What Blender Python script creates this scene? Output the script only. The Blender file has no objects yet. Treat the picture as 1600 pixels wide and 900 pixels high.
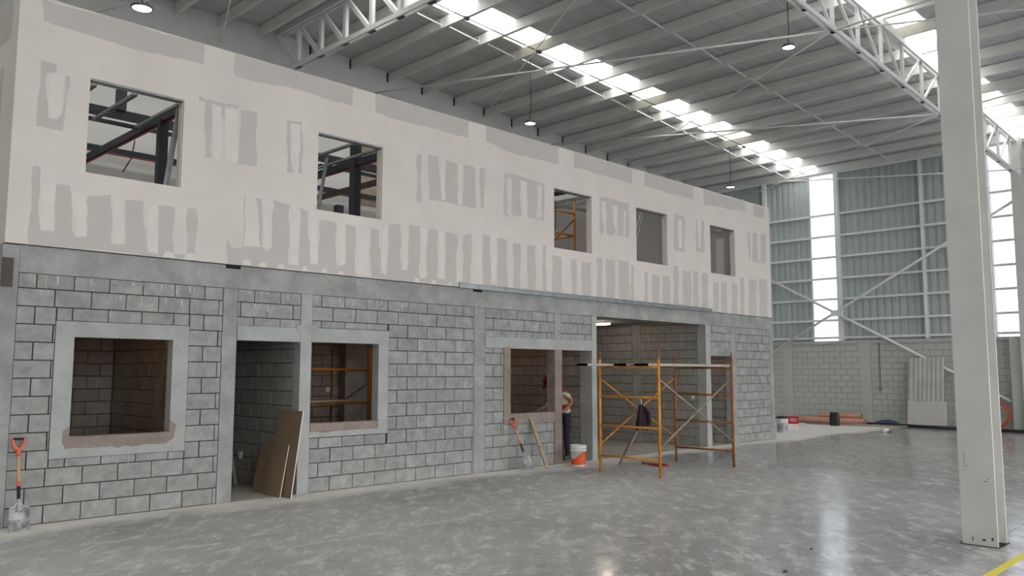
import bpy, bmesh, math, random
from mathutils import Vector, Matrix
from mathutils.geometry import tessellate_polygon

R = random.Random(7)
scene = bpy.context.scene
COL = scene.collection

# ------------------------------------------------------------------ camera
FPX, PITCH, ROLL, YAW = 1292.0, 0.10115, 0.00194, 0.78283
fw = Vector((math.cos(YAW) * math.cos(PITCH), math.sin(YAW) * math.cos(PITCH), math.sin(PITCH)))
rt = Vector((math.sin(YAW), -math.cos(YAW), 0)); up = rt.cross(fw)
r2 = math.cos(ROLL) * rt + math.sin(ROLL) * up
u2 = -math.sin(ROLL) * rt + math.cos(ROLL) * up
cd = bpy.data.cameras.new('camera'); cam = bpy.data.objects.new('camera', cd); COL.objects.link(cam)
m = Matrix.Identity(4)
for i in range(3):
    m[i][0], m[i][1], m[i][2] = r2[i], u2[i], -fw[i]
m.translation = (0, -10.279, 1.681)
cam.matrix_world = m
cd.sensor_width = 36; cd.lens = FPX / 1600 * 36; cd.clip_end = 200
scene.camera = cam

# ------------------------------------------------------------------ world, exposure
w = bpy.data.worlds.new('overcast_sky'); scene.world = w; w.use_nodes = True
w.node_tree.nodes['Background'].inputs[0].default_value = (0.97, 0.985, 1.0, 1)
w.node_tree.nodes['Background'].inputs[1].default_value = 4.5
SKYLIGHT = 3.3          # daylight coming through the translucent roof strips
WALL_LIGHT = .62       # daylight coming through the translucent wall sheets
vs = scene.view_settings
vs.view_transform = 'Standard'; vs.look = 'None'; vs.gamma = 1.0; vs.use_curve_mapping = False
vs.exposure = 0.7
scene.cycles.max_bounces = 8; scene.cycles.diffuse_bounces = 5; scene.cycles.glossy_bounces = 3
scene.cycles.caustics_reflective = False; scene.cycles.caustics_refractive = False
scene.cycles.sample_clamp_indirect = 6.0

# ------------------------------------------------------------------ materials
def lin(c):
    return tuple(((v / 255) / 12.92 if v / 255 <= .04045 else ((v / 255 + .055) / 1.055) ** 2.4) for v in c) + (1,)

def mat(name, col, rough=.8, metal=0., var=0., noise=None, bump=None, emit=0., ecol=None, col2=None, spec=.5, wave=None):
    """noise=(scale, amount) mottles towards col2 / darker; var = brightness change from object to object."""
    M = bpy.data.materials.new(name); M.use_nodes = True
    nt = M.node_tree; b = nt.nodes['Principled BSDF']
    b.inputs['Base Color'].default_value = lin(col); b.inputs['Roughness'].default_value = rough
    b.inputs['Metallic'].default_value = metal; b.inputs['Specular IOR Level'].default_value = spec
    N = nt.nodes.new; L = nt.links.new
    out = None
    if noise or var or bump:
        tc = N('ShaderNodeTexCoord')
    if noise:
        n = N('ShaderNodeTexNoise'); n.inputs['Scale'].default_value = noise[0]; n.inputs['Detail'].default_value = 6
        n.inputs['Roughness'].default_value = .65
        if len(noise) > 2:
            mp = N('ShaderNodeMapping'); mp.inputs['Scale'].default_value = noise[2]
            L(tc.outputs['Object'], mp.inputs[0]); L(mp.outputs[0], n.inputs['Vector'])
        else:
            L(tc.outputs['Object'], n.inputs['Vector'])
        if var:
            oi = N('ShaderNodeObjectInfo'); n.noise_dimensions = '4D'
            ml = N('ShaderNodeMath'); ml.operation = 'MULTIPLY'; ml.inputs[1].default_value = 40
            L(oi.outputs['Random'], ml.inputs[0]); L(ml.outputs[0], n.inputs['W'])
        r = N('ShaderNodeMapRange'); r.inputs[1].default_value = .35; r.inputs[2].default_value = .68
        L(n.outputs['Fac'], r.inputs[0])
        mx = N('ShaderNodeMix'); mx.data_type = 'RGBA'
        a = 1 - noise[1]
        mx.inputs[6].default_value = lin(col); mx.inputs[7].default_value = lin(col2 if col2 else [v * a for v in col])
        L(r.outputs[0], mx.inputs[0]); out = mx.outputs[2]
    if var:
        oi2 = N('ShaderNodeObjectInfo'); r = N('ShaderNodeMapRange')
        r.inputs[3].default_value = 1 - var; r.inputs[4].default_value = 1 + var
        L(oi2.outputs['Random'], r.inputs[0])
        h = N('ShaderNodeHueSaturation'); h.inputs['Color'].default_value = lin(col)
        L(r.outputs[0], h.inputs['Value'])
        if out: L(out, h.inputs['Color'])
        out = h.outputs[0]
    if out: L(out, b.inputs['Base Color'])
    if bump:
        n = N('ShaderNodeTexNoise'); n.inputs['Scale'].default_value = bump[0]; n.inputs['Detail'].default_value = 5
        L(tc.outputs['Object'], n.inputs['Vector'])
        bp = N('ShaderNodeBump'); bp.inputs['Strength'].default_value = bump[1]; bp.inputs['Distance'].default_value = .01
        L(n.outputs['Fac'], bp.inputs['Height']); L(bp.outputs[0], b.inputs['Normal'])
    if emit:
        b.inputs['Emission Color'].default_value = lin(ecol or col); b.inputs['Emission Strength'].default_value = emit
    return M

BLOCK = mat('block', (166, 166, 164), .95, var=.07, noise=(6, .2), bump=(90, .35), spec=.2)
MORTAR = mat('mortar', (58, 57, 55), 1., noise=(8, .3), spec=.1)
BLOCK_IN = mat('block_inside', (164, 160, 154), .95, var=.07, noise=(5, .12), bump=(90, .3), spec=.2)
BLOCK_P = mat('painted_block', (186, 190, 183), .8, var=.025, noise=(4, .05), bump=(60, .2), spec=.3)
MORTAR_P = mat('painted_mortar', (132, 135, 130), .9)
PAINT_P = mat('painted_plaster', (187, 191, 184), .8, noise=(2, .05), bump=(20, .1))
CONC = mat('cement_render', (166, 167, 165), .9, noise=(2.2, .2), bump=(25, .12), spec=.3)
CONC_L = mat('cement_smooth', (172, 174, 172), .85, noise=(2.5, .1), bump=(14, .08), spec=.3)
CONC_B = mat('cement_damp', (150, 138, 130), .9, noise=(4, .16), bump=(25, .15), spec=.3)
CREAM = mat('joint_compound', (216, 210, 203), .9, noise=(1.1, .04), spec=.3)
BOARD = mat('gypsum_paper', (193, 189, 186), .92, noise=(3, .03), spec=.3)
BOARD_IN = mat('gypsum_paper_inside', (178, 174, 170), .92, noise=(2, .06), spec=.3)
WHITE_W = mat('white_lining', (243, 242, 239), .9, noise=(1, .03), spec=.3)
WALLG = mat('wall_paint', (212, 213, 211), .85, noise=(.8, .05), spec=.3)
TAN = mat('tan_render', (196, 184, 160), .95, noise=(2.5, .2), bump=(8, .2))
PAINTW = mat('white_steel', (230, 232, 232), .55, noise=(3, .05), spec=.4)
PURL = mat('purlin_paint', (221, 220, 218), .5, noise=(1.5, .06), spec=.4)
COLP = mat('column_paint', (203, 203, 199), .55, noise=(2.5, .05), bump=(6, .05), spec=.4)
SHEET = mat('roof_sheet', (200, 201, 203), .5, noise=(1.2, .06), spec=.4)
CLAD = mat('cladding', (176, 185, 186), .5, noise=(1., .05), spec=.4)
GALV = mat('galvanised', (168, 172, 174), .35, metal=.7, noise=(8, .15))
STEEL_D = mat('dark_primer', (40, 46, 54), .5, noise=(4, .2))
STEEL_B = mat('brown_primer', (84, 64, 54), .6, noise=(4, .2))
RED = mat('red_pipe', (150, 44, 40), .5)
BROWN = mat('brown_plate', (72, 62, 56), .6, noise=(6, .15))
ORANGE = mat('scaffold_orange', (218, 150, 46), .45, noise=(6, .2), col2=(190, 116, 38))
RUST = mat('scaffold_worn', (172, 104, 48), .6, noise=(7, .3))
BARE = mat('worn_bar', (176, 160, 138), .5, metal=.2, noise=(12, .25))
WOOD = mat('timber', (178, 160, 136), .8, noise=(6, .25, (1, 1, 8)))
WOOD_G = mat('weathered_timber', (140, 132, 124), .85, noise=(6, .3, (1, 1, 6)))
PLANK = mat('plank', (186, 180, 172), .85, noise=(5, .2, (.3, 3, 3)))
KRAFT = mat('brown_paper_face', (136, 114, 92), .85, noise=(3, .05))
GYP = mat('gypsum_edge', (232, 224, 212), .9)
BLACKR = mat('black_rubber', (24, 24, 26), .6)
ORPL = mat('orange_plastic', (226, 104, 68), .4)
SHAFT = mat('ash_shaft', (206, 166, 122), .5, noise=(10, .12, (1, 1, .2)))
BLADE = mat('shovel_steel', (190, 192, 192), .6, metal=.1, noise=(7, .5), col2=(96, 98, 100))
DIRTY = mat('dirty_steel', (92, 94, 96), .6, metal=.2, noise=(14, .4), col2=(170, 172, 172))
WHITEPL = mat('white_plastic', (226, 228, 226), .4, noise=(14, .12))
LABELO = mat('orange_label', (224, 92, 40), .5, noise=(20, .12))
LABELP = mat('purple_label', (98, 84, 104), .5, noise=(18, .3), col2=(210, 206, 210))
REDC = mat('red_card', (176, 36, 48), .5)
BLACKB = mat('black_sack', (36, 36, 38), .5, noise=(8, .3))
TERRA = mat('terracotta_pipe', (214, 158, 136), .45, noise=(2, .1))
CLOTH = mat('dark_purple_cloth', (44, 26, 40), .95, noise=(10, .3))
HOSE = mat('orange_hose', (168, 82, 56), .5)
HOSER = mat('red_hose', (168, 62, 52), .5)
BLUE = mat('blue_cloth', (52, 84, 116), .8, noise=(8, .3))
YELLOW = mat('yellow_tape', (232, 214, 70), .5)
DARK = mat('dark_plate_and_shade', (30, 28, 27), .9)  # dark node plates, and painted shade for holes and pipe bores
SKIN = mat('skin', (150, 104, 80), .6)
SHIRT = mat('red_shirt', (176, 72, 56), .9, noise=(9, .2))
SHIRT2 = mat('cream_shirt', (198, 186, 164), .9, noise=(9, .15))
TROUS = mat('dark_trousers', (38, 42, 50), .9, noise=(6, .2))
CAPM = mat('red_cap', (120, 34, 38), .8)
BOOT = mat('grey_boot', (92, 86, 82), .8)
SOCK = mat('socket_plate', (226, 224, 218), .4)
LENS = mat('lamp_lens', (255, 255, 255), .4, emit=14., ecol=(235, 244, 255))
TUBE = mat('tube_lamp', (255, 246, 230), .4, emit=22., ecol=(255, 236, 208))
HOUS = mat('lamp_housing', (64, 68, 76), .4, metal=.3)

def daylight(name, col, s):
    return mat(name, (235, 236, 232), .4, emit=s, ecol=col)
SKY_A = daylight('translucent_sheet', (254, 252, 248), SKYLIGHT)
SKY_B = daylight('yellowed_translucent_sheet', (255, 252, 228), SKYLIGHT * .2)
SKY_W = daylight('translucent_wall_sheet', (232, 240, 255), WALL_LIGHT)

def floor_mat(name, c1, c2, c3, rough, dust):
    M = bpy.data.materials.new(name); M.use_nodes = True; nt = M.node_tree
    b = nt.nodes['Principled BSDF']; N = nt.nodes.new; L = nt.links.new
    tc = N('ShaderNodeTexCoord')
    def noise(scale, sc=(1, 1, 1), detail=8, rot=0., ro=.6, dist=0.):
        m0 = N('ShaderNodeMapping'); m0.inputs['Rotation'].default_value = (0, 0, rot); L(tc.outputs['Object'], m0.inputs[0])
        mp = N('ShaderNodeMapping'); mp.inputs['Scale'].default_value = sc
        n = N('ShaderNodeTexNoise'); n.inputs['Scale'].default_value = scale; n.inputs['Detail'].default_value = detail
        n.inputs['Roughness'].default_value = ro; n.inputs['Distortion'].default_value = dist
        L(m0.outputs[0], mp.inputs[0]); L(mp.outputs[0], n.inputs['Vector']); return n.outputs['Fac']
    def ramp(x, a, c):
        r = N('ShaderNodeMapRange'); r.inputs[1].default_value = a; r.inputs[2].default_value = c; L(x, r.inputs[0]); return r.outputs[0]
    def mix(f, a, c):
        x = N('ShaderNodeMix'); x.data_type = 'RGBA'; L(f, x.inputs[0])
        for i, v in ((6, a), (7, c)):
            if isinstance(v, tuple): x.inputs[i].default_value = v
            else: L(v, x.inputs[i])
        return x.outputs[2]
    def mul(a, c):
        x = N('ShaderNodeMath'); x.operation = 'MULTIPLY'
        for i, v in ((0, a), (1, c)):
            if isinstance(v, (int, float)): x.inputs[i].default_value = v
            else: L(v, x.inputs[i])
        return x.outputs[0]
    big = ramp(noise(.38, (1, 1, 1), 4, 0, .5, .2), .34, .68)
    mid = ramp(noise(1.7, (.8, 1.25, 1), 11, .5, .74, .1), .38, .62)
    c = mix(mul(big, .8), lin(c1), lin(c2))
    c = mix(mul(mid, .7), c, lin(c2))
    streak = ramp(noise(3.2, (.7, 1.5, 1), 12, -.78, .8, .1), .5, .64)
    c = mix(mul(streak, .8), c, lin(c3))
    dark = ramp(noise(3.4, (.7, 1.4, 1), 8, .3, .7, .1), .56, .7)
    c = mix(mul(dark, .45), c, lin([v * .78 for v in c2]))
    fleck = ramp(noise(6.5, (.7, 1.3, 1), 4, -.8, .6), .66, .71)
    c = mix(mul(fleck, .7), c, lin((222, 220, 215)))
    if dust:   # cement dust swept against the foot of the wall
        s = N('ShaderNodeSeparateXYZ'); L(tc.outputs['Object'], s.inputs[0])
        ad = N('ShaderNodeMath'); ad.operation = 'ADD'; L(s.outputs['Y'], ad.inputs[0]); L(mul(noise(.9, (.6, 1, 1), 5), 1.3), ad.inputs[1])
        d = ramp(ad.outputs[0], -.1, .42)
        c = mix(mul(d, .9), c, lin((234, 230, 224)))
        # the strip in front of the works is worn and dusty, so it has lost its polish
        a1 = N('ShaderNodeMath'); a1.operation = 'MULTIPLY_ADD'; L(mid, a1.inputs[0]); a1.inputs[1].default_value = 1.2; L(s.outputs['Y'], a1.inputs[2])
        worn = mul(ramp(a1.outputs[0], -5.6, -2.4), ramp(s.outputs['X'], 15., 11.))
        c = mix(mul(mul(worn, mid), .45), c, lin((196, 192, 185)))
        dm = N('ShaderNodeMath'); dm.operation = 'MAXIMUM'; L(d, dm.inputs[0]); L(mul(worn, .75), dm.inputs[1])
        rr = N('ShaderNodeMapRange'); rr.inputs[3].default_value = rough; rr.inputs[4].default_value = .8; L(dm.outputs[0], rr.inputs[0])
        ra = N('ShaderNodeMath'); ra.operation = 'MAXIMUM'; L(rr.outputs[0], ra.inputs[0])
        rb = N('ShaderNodeMapRange'); rb.inputs[3].default_value = rough; rb.inputs[4].default_value = rough + .09
        L(mid, rb.inputs[0]); L(rb.outputs[0], ra.inputs[1]); L(ra.outputs[0], b.inputs['Roughness'])
    else:
        b.inputs['Roughness'].default_value = rough
    L(c, b.inputs['Base Color'])
    bp = N('ShaderNodeBump'); bp.inputs['Strength'].default_value = .06; bp.inputs['Distance'].default_value = .01
    L(noise(7, (1, 1, 1), 6), bp.inputs['Height']); L(bp.outputs[0], b.inputs['Normal'])
    b.inputs['Specular IOR Level'].default_value = .5
    return M
FLOOR = floor_mat('polished_concrete', (188, 188, 189), (130, 131, 132), (230, 229, 227), .11, True)
FLOOR_IN = floor_mat('dusty_concrete', (182, 176, 166), (166, 160, 150), (196, 190, 180), .85, False)

# ------------------------------------------------------------------ mesh helpers
class MB:
    def __init__(s): s.v = []; s.f = []; s.mi = []; s.sm = []
    def add(s, vs, fs, mi=0, smooth=False):
        o = len(s.v); s.v += [tuple(v) for v in vs]
        for f in fs: s.f.append(tuple(i + o for i in f)); s.mi.append(mi); s.sm.append(smooth)
        return s
    def box(s, x0, x1, y0, y1, z0, z1, mi=0):
        return s.add([(x0, y0, z0), (x1, y0, z0), (x1, y1, z0), (x0, y1, z0), (x0, y0, z1), (x1, y0, z1), (x1, y1, z1), (x0, y1, z1)],
                     [(3, 2, 1, 0), (4, 5, 6, 7), (0, 1, 5, 4), (1, 2, 6, 5), (2, 3, 7, 6), (3, 0, 4, 7)], mi)
    def hexa(s, b, t, mi=0):      # 4 bottom + 4 top corners
        return s.add(list(b) + list(t), [(3, 2, 1, 0), (4, 5, 6, 7), (0, 1, 5, 4), (1, 2, 6, 5), (2, 3, 7, 6), (3, 0, 4, 7)], mi)
    def bar(s, a, b, wx, wz, mi=0, upv=(0, 0, 1)):     # rectangular bar between points
        a = Vector(a); b = Vector(b); d = (b - a).normalized(); u = Vector(upv)
        if abs(d.dot(u)) > .98: u = Vector((0, 1, 0))
        sd = d.cross(u).normalized(); u = sd.cross(d)
        q = [sd * (i * wx / 2) + u * (j * wz / 2) for i, j in ((-1, -1), (1, -1), (1, 1), (-1, 1))]
        return s.hexa([a + v for v in q], [b + v for v in q], mi)
    def tube(s, pts, r, n=8, mi=0, cap=True):
        pts = [Vector(p) for p in pts]; rs = r if isinstance(r, (list, tuple)) else [r] * len(pts)
        vs = []; pu = None
        for i, p in enumerate(pts):
            d = (pts[min(i + 1, len(pts) - 1)] - pts[max(i - 1, 0)]).normalized()
            u = pu if pu is not None else (Vector((0, 0, 1)) if abs(d.z) < .9 else Vector((0, 1, 0)))
            sd = d.cross(u).normalized(); u = sd.cross(d).normalized(); pu = u
            for k in range(n):
                a = 2 * math.pi * k / n; vs.append(p + (sd * math.cos(a) + u * math.sin(a)) * rs[i])
        fs = [(i * n + k, i * n + (k + 1) % n, (i + 1) * n + (k + 1) % n, (i + 1) * n + k) for i in range(len(pts) - 1) for k in range(n)]
        s.add(vs, fs, mi, True)
        if cap:
            o = len(s.v) - len(vs)
            s.f.append(tuple(o + k for k in reversed(range(n)))); s.mi.append(mi); s.sm.append(False)
            s.f.append(tuple(len(s.v) - n + k for k in range(n))); s.mi.append(mi); s.sm.append(False)
        return s
    def lathe(s, prof, c=(0, 0, 0), n=24, mi=0, smooth=True, arc=(0, 2 * math.pi)):
        full = abs(arc[1] - arc[0] - 2 * math.pi) < 1e-6; m_ = n if full else n + 1
        vs = []
        for r, z in prof:
            for k in range(m_):
                a = arc[0] + (arc[1] - arc[0]) * k / n; vs.append((c[0] + r * math.cos(a), c[1] + r * math.sin(a), c[2] + z))
        fs = []
        for i in range(len(prof) - 1):
            for k in range(n):
                k2 = (k + 1) % m_
                fs.append((i * m_ + k, i * m_ + k2, (i + 1) * m_ + k2, (i + 1) * m_ + k))
        return s.add(vs, fs, mi, smooth)
    def mesh(s, name, mats):
        me = bpy.data.meshes.new(name); me.from_pydata(s.v, [], s.f)
        for x in (mats if isinstance(mats, (list, tuple)) else [mats]): me.materials.append(x)
        me.polygons.foreach_set('material_index', s.mi); me.polygons.foreach_set('use_smooth', s.sm)
        me.update(); return me
    def build(s, name, mats, parent=None, **k):
        return link(name, s.mesh(name, mats), parent, **k)

def link(name, me, parent=None, loc=None, rotz=0., label=None, cat=None, group=None, kind=None):
    o = bpy.data.objects.new(name, me); COL.objects.link(o)
    if parent: o.parent = parent
    if loc: o.location = loc
    if rotz: o.rotation_euler = (0, 0, rotz)
    tag(o, label, cat, group, kind); return o
def tag(o, label=None, cat=None, group=None, kind=None):
    for k, v in (('label', label), ('category', cat), ('group', group), ('kind', kind)):
        if v: o[k] = v
def thing(name, label, cat, loc=(0, 0, 0), rotz=0., group=None, kind=None):
    return link(name, None, None, loc, rotz, label, cat, group, kind)
def copy_tree(o, parent=None):
    c = o.copy(); COL.objects.link(c); c.parent = parent
    for ch in list(o.children): copy_tree(ch, c)
    return c

def slab(u0, u1, z0, z1, holes, y0, y1):
    """an upright slab in the plane x/z with rectangular holes, closed all round"""
    us = sorted({u0, u1, *[min(max(h[i], u0), u1) for h in holes for i in (0, 1)]})
    zs = sorted({z0, z1, *[min(max(h[i], z0), z1) for h in holes for i in (2, 3)]})
    solid = {}
    for i in range(len(us) - 1):
        for j in range(len(zs) - 1):
            cu, cz = (us[i] + us[i + 1]) / 2, (zs[j] + zs[j + 1]) / 2
            solid[i, j] = not any(h[0] < cu < h[1] and h[2] < cz < h[3] for h in holes)
    b = MB(); g = lambda i, j: solid.get((i, j), False)
    for (i, j), s_ in solid.items():
        if not s_: continue
        a, c, d, e = us[i], us[i + 1], zs[j], zs[j + 1]
        b.add([(a, y0, d), (c, y0, d), (c, y0, e), (a, y0, e)], [(0, 1, 2, 3)])
        b.add([(a, y1, d), (c, y1, d), (c, y1, e), (a, y1, e)], [(3, 2, 1, 0)])
        if not g(i - 1, j): b.add([(a, y1, d), (a, y0, d), (a, y0, e), (a, y1, e)], [(0, 1, 2, 3)])
        if not g(i + 1, j): b.add([(c, y0, d), (c, y1, d), (c, y1, e), (c, y0, e)], [(0, 1, 2, 3)])
        if not g(i, j - 1): b.add([(a, y0, d), (a, y1, d), (c, y1, d), (c, y0, d)], [(3, 2, 1, 0)])
        if not g(i, j + 1): b.add([(a, y0, e), (c, y0, e), (c, y1, e), (a, y1, e)], [(0, 1, 2, 3)])
    return b

# ------------------------------------------------------------------ block walls
_bm = {}
def block_mesh(wd, ht, ma):
    k = (round(wd * 200), round(ht * 200), ma.name)
    if k not in _bm:
        wd, ht = k[0] / 200, k[1] / 200; c = min(.004, wd * .3, ht * .3); b = MB()
        b.add([(0, .05, 0), (wd, .05, 0), (wd, .05, ht), (0, .05, ht), (0, c, 0), (wd, c, 0), (wd, c, ht), (0, c, ht),
               (c, 0, c), (wd - c, 0, c), (wd - c, 0, ht - c), (c, 0, ht - c)],
              [(0, 4, 7, 3), (5, 1, 2, 6), (3, 7, 6, 2), (0, 1, 5, 4), (4, 5, 9, 8), (5, 6, 10, 9), (6, 7, 11, 10), (7, 4, 8, 11), (8, 9, 10, 11)])
        _bm[k] = b.mesh('block', ma)
    return _bm[k]

MX, MZ, JT = .39, .2, .012
def block_panel(parent, u0, u1, z0, z1, holes=(), phase=0., thick=.14, ma=BLOCK, mo=MORTAR, swap=0, rough=.003, rec=.016):
    """mortar core with every block laid proud of it; local x runs along the wall, outside is -y"""
    core = slab(u0, u1, z0, z1, [h for h in holes], rec, thick).build('block_panel', mo, parent)
    k = int(z0 / MZ + .001)
    while k * MZ < z1 - .02:
        a, b = max(k * MZ, z0), min((k + 1) * MZ, z1)
        off = phase + (0 if (k + swap) % 2 == 0 else MX / 2)
        u = off - math.ceil((off - u0) / MX) * MX
        while u < u1:
            segs = [(max(u, u0) , min(u + MX, u1), a, b)]
            for h in holes:
                ns = []
                for s0, s1, t0, t1 in segs:
                    if h[0] < s1 - 1e-4 and h[1] > s0 + 1e-4 and h[2] < t1 - 1e-4 and h[3] > t0 + 1e-4:
                        if h[0] - s0 > .02: ns.append((s0, h[0], t0, t1))
                        if s1 - h[1] > .02: ns.append((h[1], s1, t0, t1))
                        m0, m1 = max(s0, h[0]), min(s1, h[1])
                        if m1 - m0 > .04:
                            if t1 - h[3] > .03: ns.append((m0, m1, h[3], t1))
                            if h[2] - t0 > .03: ns.append((m0, m1, t0, h[2]))
                    else: ns.append((s0, s1, t0, t1))
                segs = ns
            for s0, s1, t0, t1 in segs:
                wd, ht = s1 - s0 - JT, t1 - t0 - JT
                if wd < .009 or ht < .015: continue
                o = link('block', block_mesh(wd, ht, ma), core, (s0 + JT / 2 + R.uniform(-.001, .001), R.uniform(-rough, rough), t0 + JT / 2))
            u += MX
        k += 1
    return core

# ================================================================== FLOOR
fl = thing('floor', 'grey polished concrete floor slab of the hall, stained and dusty', 'floor', kind='structure')
MB().box(-9, 28.2, -24, 7.2, -.2, -.02).build('sub_base', MORTAR, fl)
xs = [-9.0, -3.3, 2.4, 8.1, 13.8, 19.5, 25.2, 28.2]; ys = [-24, -21.72, -17.04, -12.36, -7.68, -3.0, -.01]
for i in range(len(xs) - 1):
    for j in range(len(ys) - 1):
        g = .003
        MB().box(xs[i] + (0 if i % 2 else 0), xs[i + 1], ys[j] + g, ys[j + 1] - g, -.1, 0).build('floor_slab', FLOOR, fl)
MB().box(19.86, 28.2, -.01, 7.2, -.1, 0).build('floor_slab', FLOOR, fl)
MB().box(2.4, 19.86, -.01, 7.2, -.1, 0).build('floor_slab', FLOOR_IN, fl)
MB().box(-9, 2.4, -.01, 7.2, -.1, 0).build('floor_slab', FLOOR, fl)
dr = R
def blob(name, cx, cy, rx, ry, ma, rot=0., n=28, z=.0025, parent=fl, wob=.3):
    ph = [dr.uniform(0, 6.28) for _ in range(4)]; c, s = math.cos(rot), math.sin(rot); vs = []
    for k in range(n):
        a = 2 * math.pi * k / n; q = 1 + wob * (.5 * math.sin(2 * a + ph[0]) + .35 * math.sin(3 * a + ph[1]) + .3 * math.sin(5 * a + ph[2]) + .2 * math.sin(9 * a + ph[3]))
        x, y = rx * q * math.cos(a), ry * q * math.sin(a); vs.append((cx + c * x - s * y, cy + s * x + c * y))
    b = MB(); m_ = n
    b.add([(x, y, z) for x, y in vs], [tuple(range(n))])
    b.add([(x, y, z) for x, y in vs] + [(x, y, -.004) for x, y in vs], [(k, k + n, (k + 1) % n + n, (k + 1) % n) for k in range(n)])
    return b.build(name, ma, parent)
SPL = mat('cement_splash', (196, 193, 187), .9, noise=(6, .3), col2=(150, 149, 147))
DAMP = mat('matt_stain', (124, 121, 116), .6, noise=(3, .1))
for cx, cy, rx, ry, rt_ in ((5.3, -3.0, .95, .05, .02), (4.5, -2.2, .2, .05, .3), (3.6, -2.3, .25, .04, -.2), (7.4, -2.2, .22, .06, .1), (4.2, -3.6, .35, .05, .35),
                            (8.4, -2.9, .4, .05, .2), (6.4, -4.4, .3, .06, .5), (9.6, -2.4, .35, .05, 0), (3.2, -1.5, .3, .05, .1), (7.1, -4.9, .16, .07, 1.2)):
    blob('cement_splash', cx, cy, rx, ry, SPL, rt_, wob=.55)

# ================================================================== LOWER FRONT WALL
H = 2.77
wl = thing('wall_front_left', 'grey concrete block wall with doorway and two rendered window openings, left half', 'wall', kind='structure')
wr = thing('wall_front_right', 'grey concrete block wall with wide opening behind the orange scaffold, right half', 'wall', kind='structure')
def cbox(name, par, x0, x1, z0, z1, y0=-.006, y1=.16, ma=CONC):
    c = .004; b = MB()
    b.box(x0, x1, y0 + c, y1, z0, z1)
    b.add([(x0, y0 + c, z0), (x1, y0 + c, z0), (x1, y0 + c, z1), (x0, y0 + c, z1), (x0 + c, y0, z0 + c), (x1 - c, y0, z0 + c), (x1 - c, y0, z1 - c), (x0 + c, y0, z1 - c)],
          [(0, 1, 5, 4), (1, 2, 6, 5), (2, 3, 7, 6), (3, 0, 4, 7), (4, 5, 6, 7)])
    return b.build(name, ma, par)
cbox('concrete_column', wl, 2.42, 2.59, 0, 3.07, y0=-.012)
block_panel(wl, 2.59, 4.98, 0, H, [(3.0, 4.54, .70, 2.25)], 2.9725)
cbox('concrete_column', wl, 4.98, 5.18, 0, H)
block_panel(wl, 5.18, 6.13, 2.28, H, (), 5.42, swap=1)
cbox('concrete_column', wl, 6.13, 6.31, 0, H, y0=-.01, ma=CONC_L)
block_panel(wl, 6.31, 9.43, 0, H, [(6.31, 7.66, .75, 2.30)], 7.0494)
cbox('concrete_column', wl, 9.43, 9.68, 0, H)
slab(3.0, 4.54, .70, 2.25, [(3.2, 4.34, .93, 2.07)], -.007, .15).build('window_surround', CONC_L, wl)
cbox('window_sill', wl, 3.2, 4.34, .85, .935, y0=-.012, y1=.15, ma=CONC_B)
cbox('lintel', wl, 5.19, 6.13, 2.09, 2.285, y0=-.008, y1=.15, ma=CONC_L)
cbox('lintel', wl, 6.31, 7.66, 2.095, 2.30, y0=-.008, y1=.15, ma=CONC_L)
cbox('jamb_render', wl, 7.47, 7.66, .95, 2.095, y0=-.008, y1=.15, ma=CONC_L)
cbox('window_sill', wl, 6.31, 7.66, .755, .95, y0=-.008, y1=.15, ma=CONC_L)
cbox('window_sill', wl, 6.312, 7.47, .84, .952, y0=-.02, y1=.15, ma=CONC_B)
# cement smears that ran down under the sills
for x, z, w_, h_ in ((3.62, .60, .012, .13), (3.68, .62, .01, .11), (3.73, .6, .013, .14), (3.8, .62, .01, .1), (3.86, .6, .012, .12), (4.0, .63, .01, .09), (6.62, .62, .02, .12)):
    cbox('cement_run', wl, x, x + w_, z, z + h_, y0=-.005, y1=.01, ma=SPL)
EFF = mat('lime_bloom', (192, 192, 188), .95, noise=(14, .25), col2=(168, 168, 165))
for i in range(46):
    x = R.choice((R.uniform(6.4, 9.35), R.uniform(6.9, 8.6), R.uniform(5.22, 6.05), R.uniform(3.6, 4.9), R.uniform(2.7, 4.9)))
    zt = R.choice((2.585, 2.755, 2.755)); h_ = R.uniform(.03, .15)
    cbox('lime_run', wl, x, x + R.uniform(.008, .03), zt - h_, zt, y0=-.0045, y1=.01, ma=EFF)
block_panel(wr, 9.68, 11.44, 0, H, [(9.68, 11.44, 2.09, 2.28), (10.13, 11.44, .77, 2.09)], 9.879)
cbox('concrete_column', wr, 11.44, 11.63, 2.285, H)
block_panel(wr, 11.63, 12.53, 2.28, H, (), 11.72)
cbox('concrete_column', wr, 12.53, 12.68, 0, H, y0=-.01, y1=.3, ma=CONC_L)
cbox('lintel', wr, 9.69, 12.53, 2.09, 2.285, y0=-.012, y1=.15, ma=CONC_L)
cbox('jamb_render', wr, 10.13, 10.29, .95, 2.115, y0=-.016, y1=.15, ma=CONC_B)
cbox('jamb_render', wr, 11.44, 11.64, 0, 2.09, y0=-.02, y1=.18, ma=CONC_B)
cbox('window_sill', wr, 10.13, 11.44, .77, .955, y0=-.018, y1=.15, ma=CONC_B)
cbox('concrete_column', wr, 16.64, 16.84, 0, H, y0=-.01, y1=.22, ma=CONC_L)
block_panel(wr, 16.84, 17.76, 2.26, H, (), 17.1)
cbox('lintel', wr, 16.84, 17.76, 2.06, 2.265, y0=-.01, y1=.15)
cbox('concrete_column', wr, 17.76, 17.99, 0, H)
block_panel(wr, 17.99, 19.66, 0, H, (), 18.13)
cbox('concrete_column', wr, 19.66, 19.86, 0, H)
bm_ = thing('trim_1', 'long smooth grey concrete beam running above all the block wall openings', 'beam', kind='structure')
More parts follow.
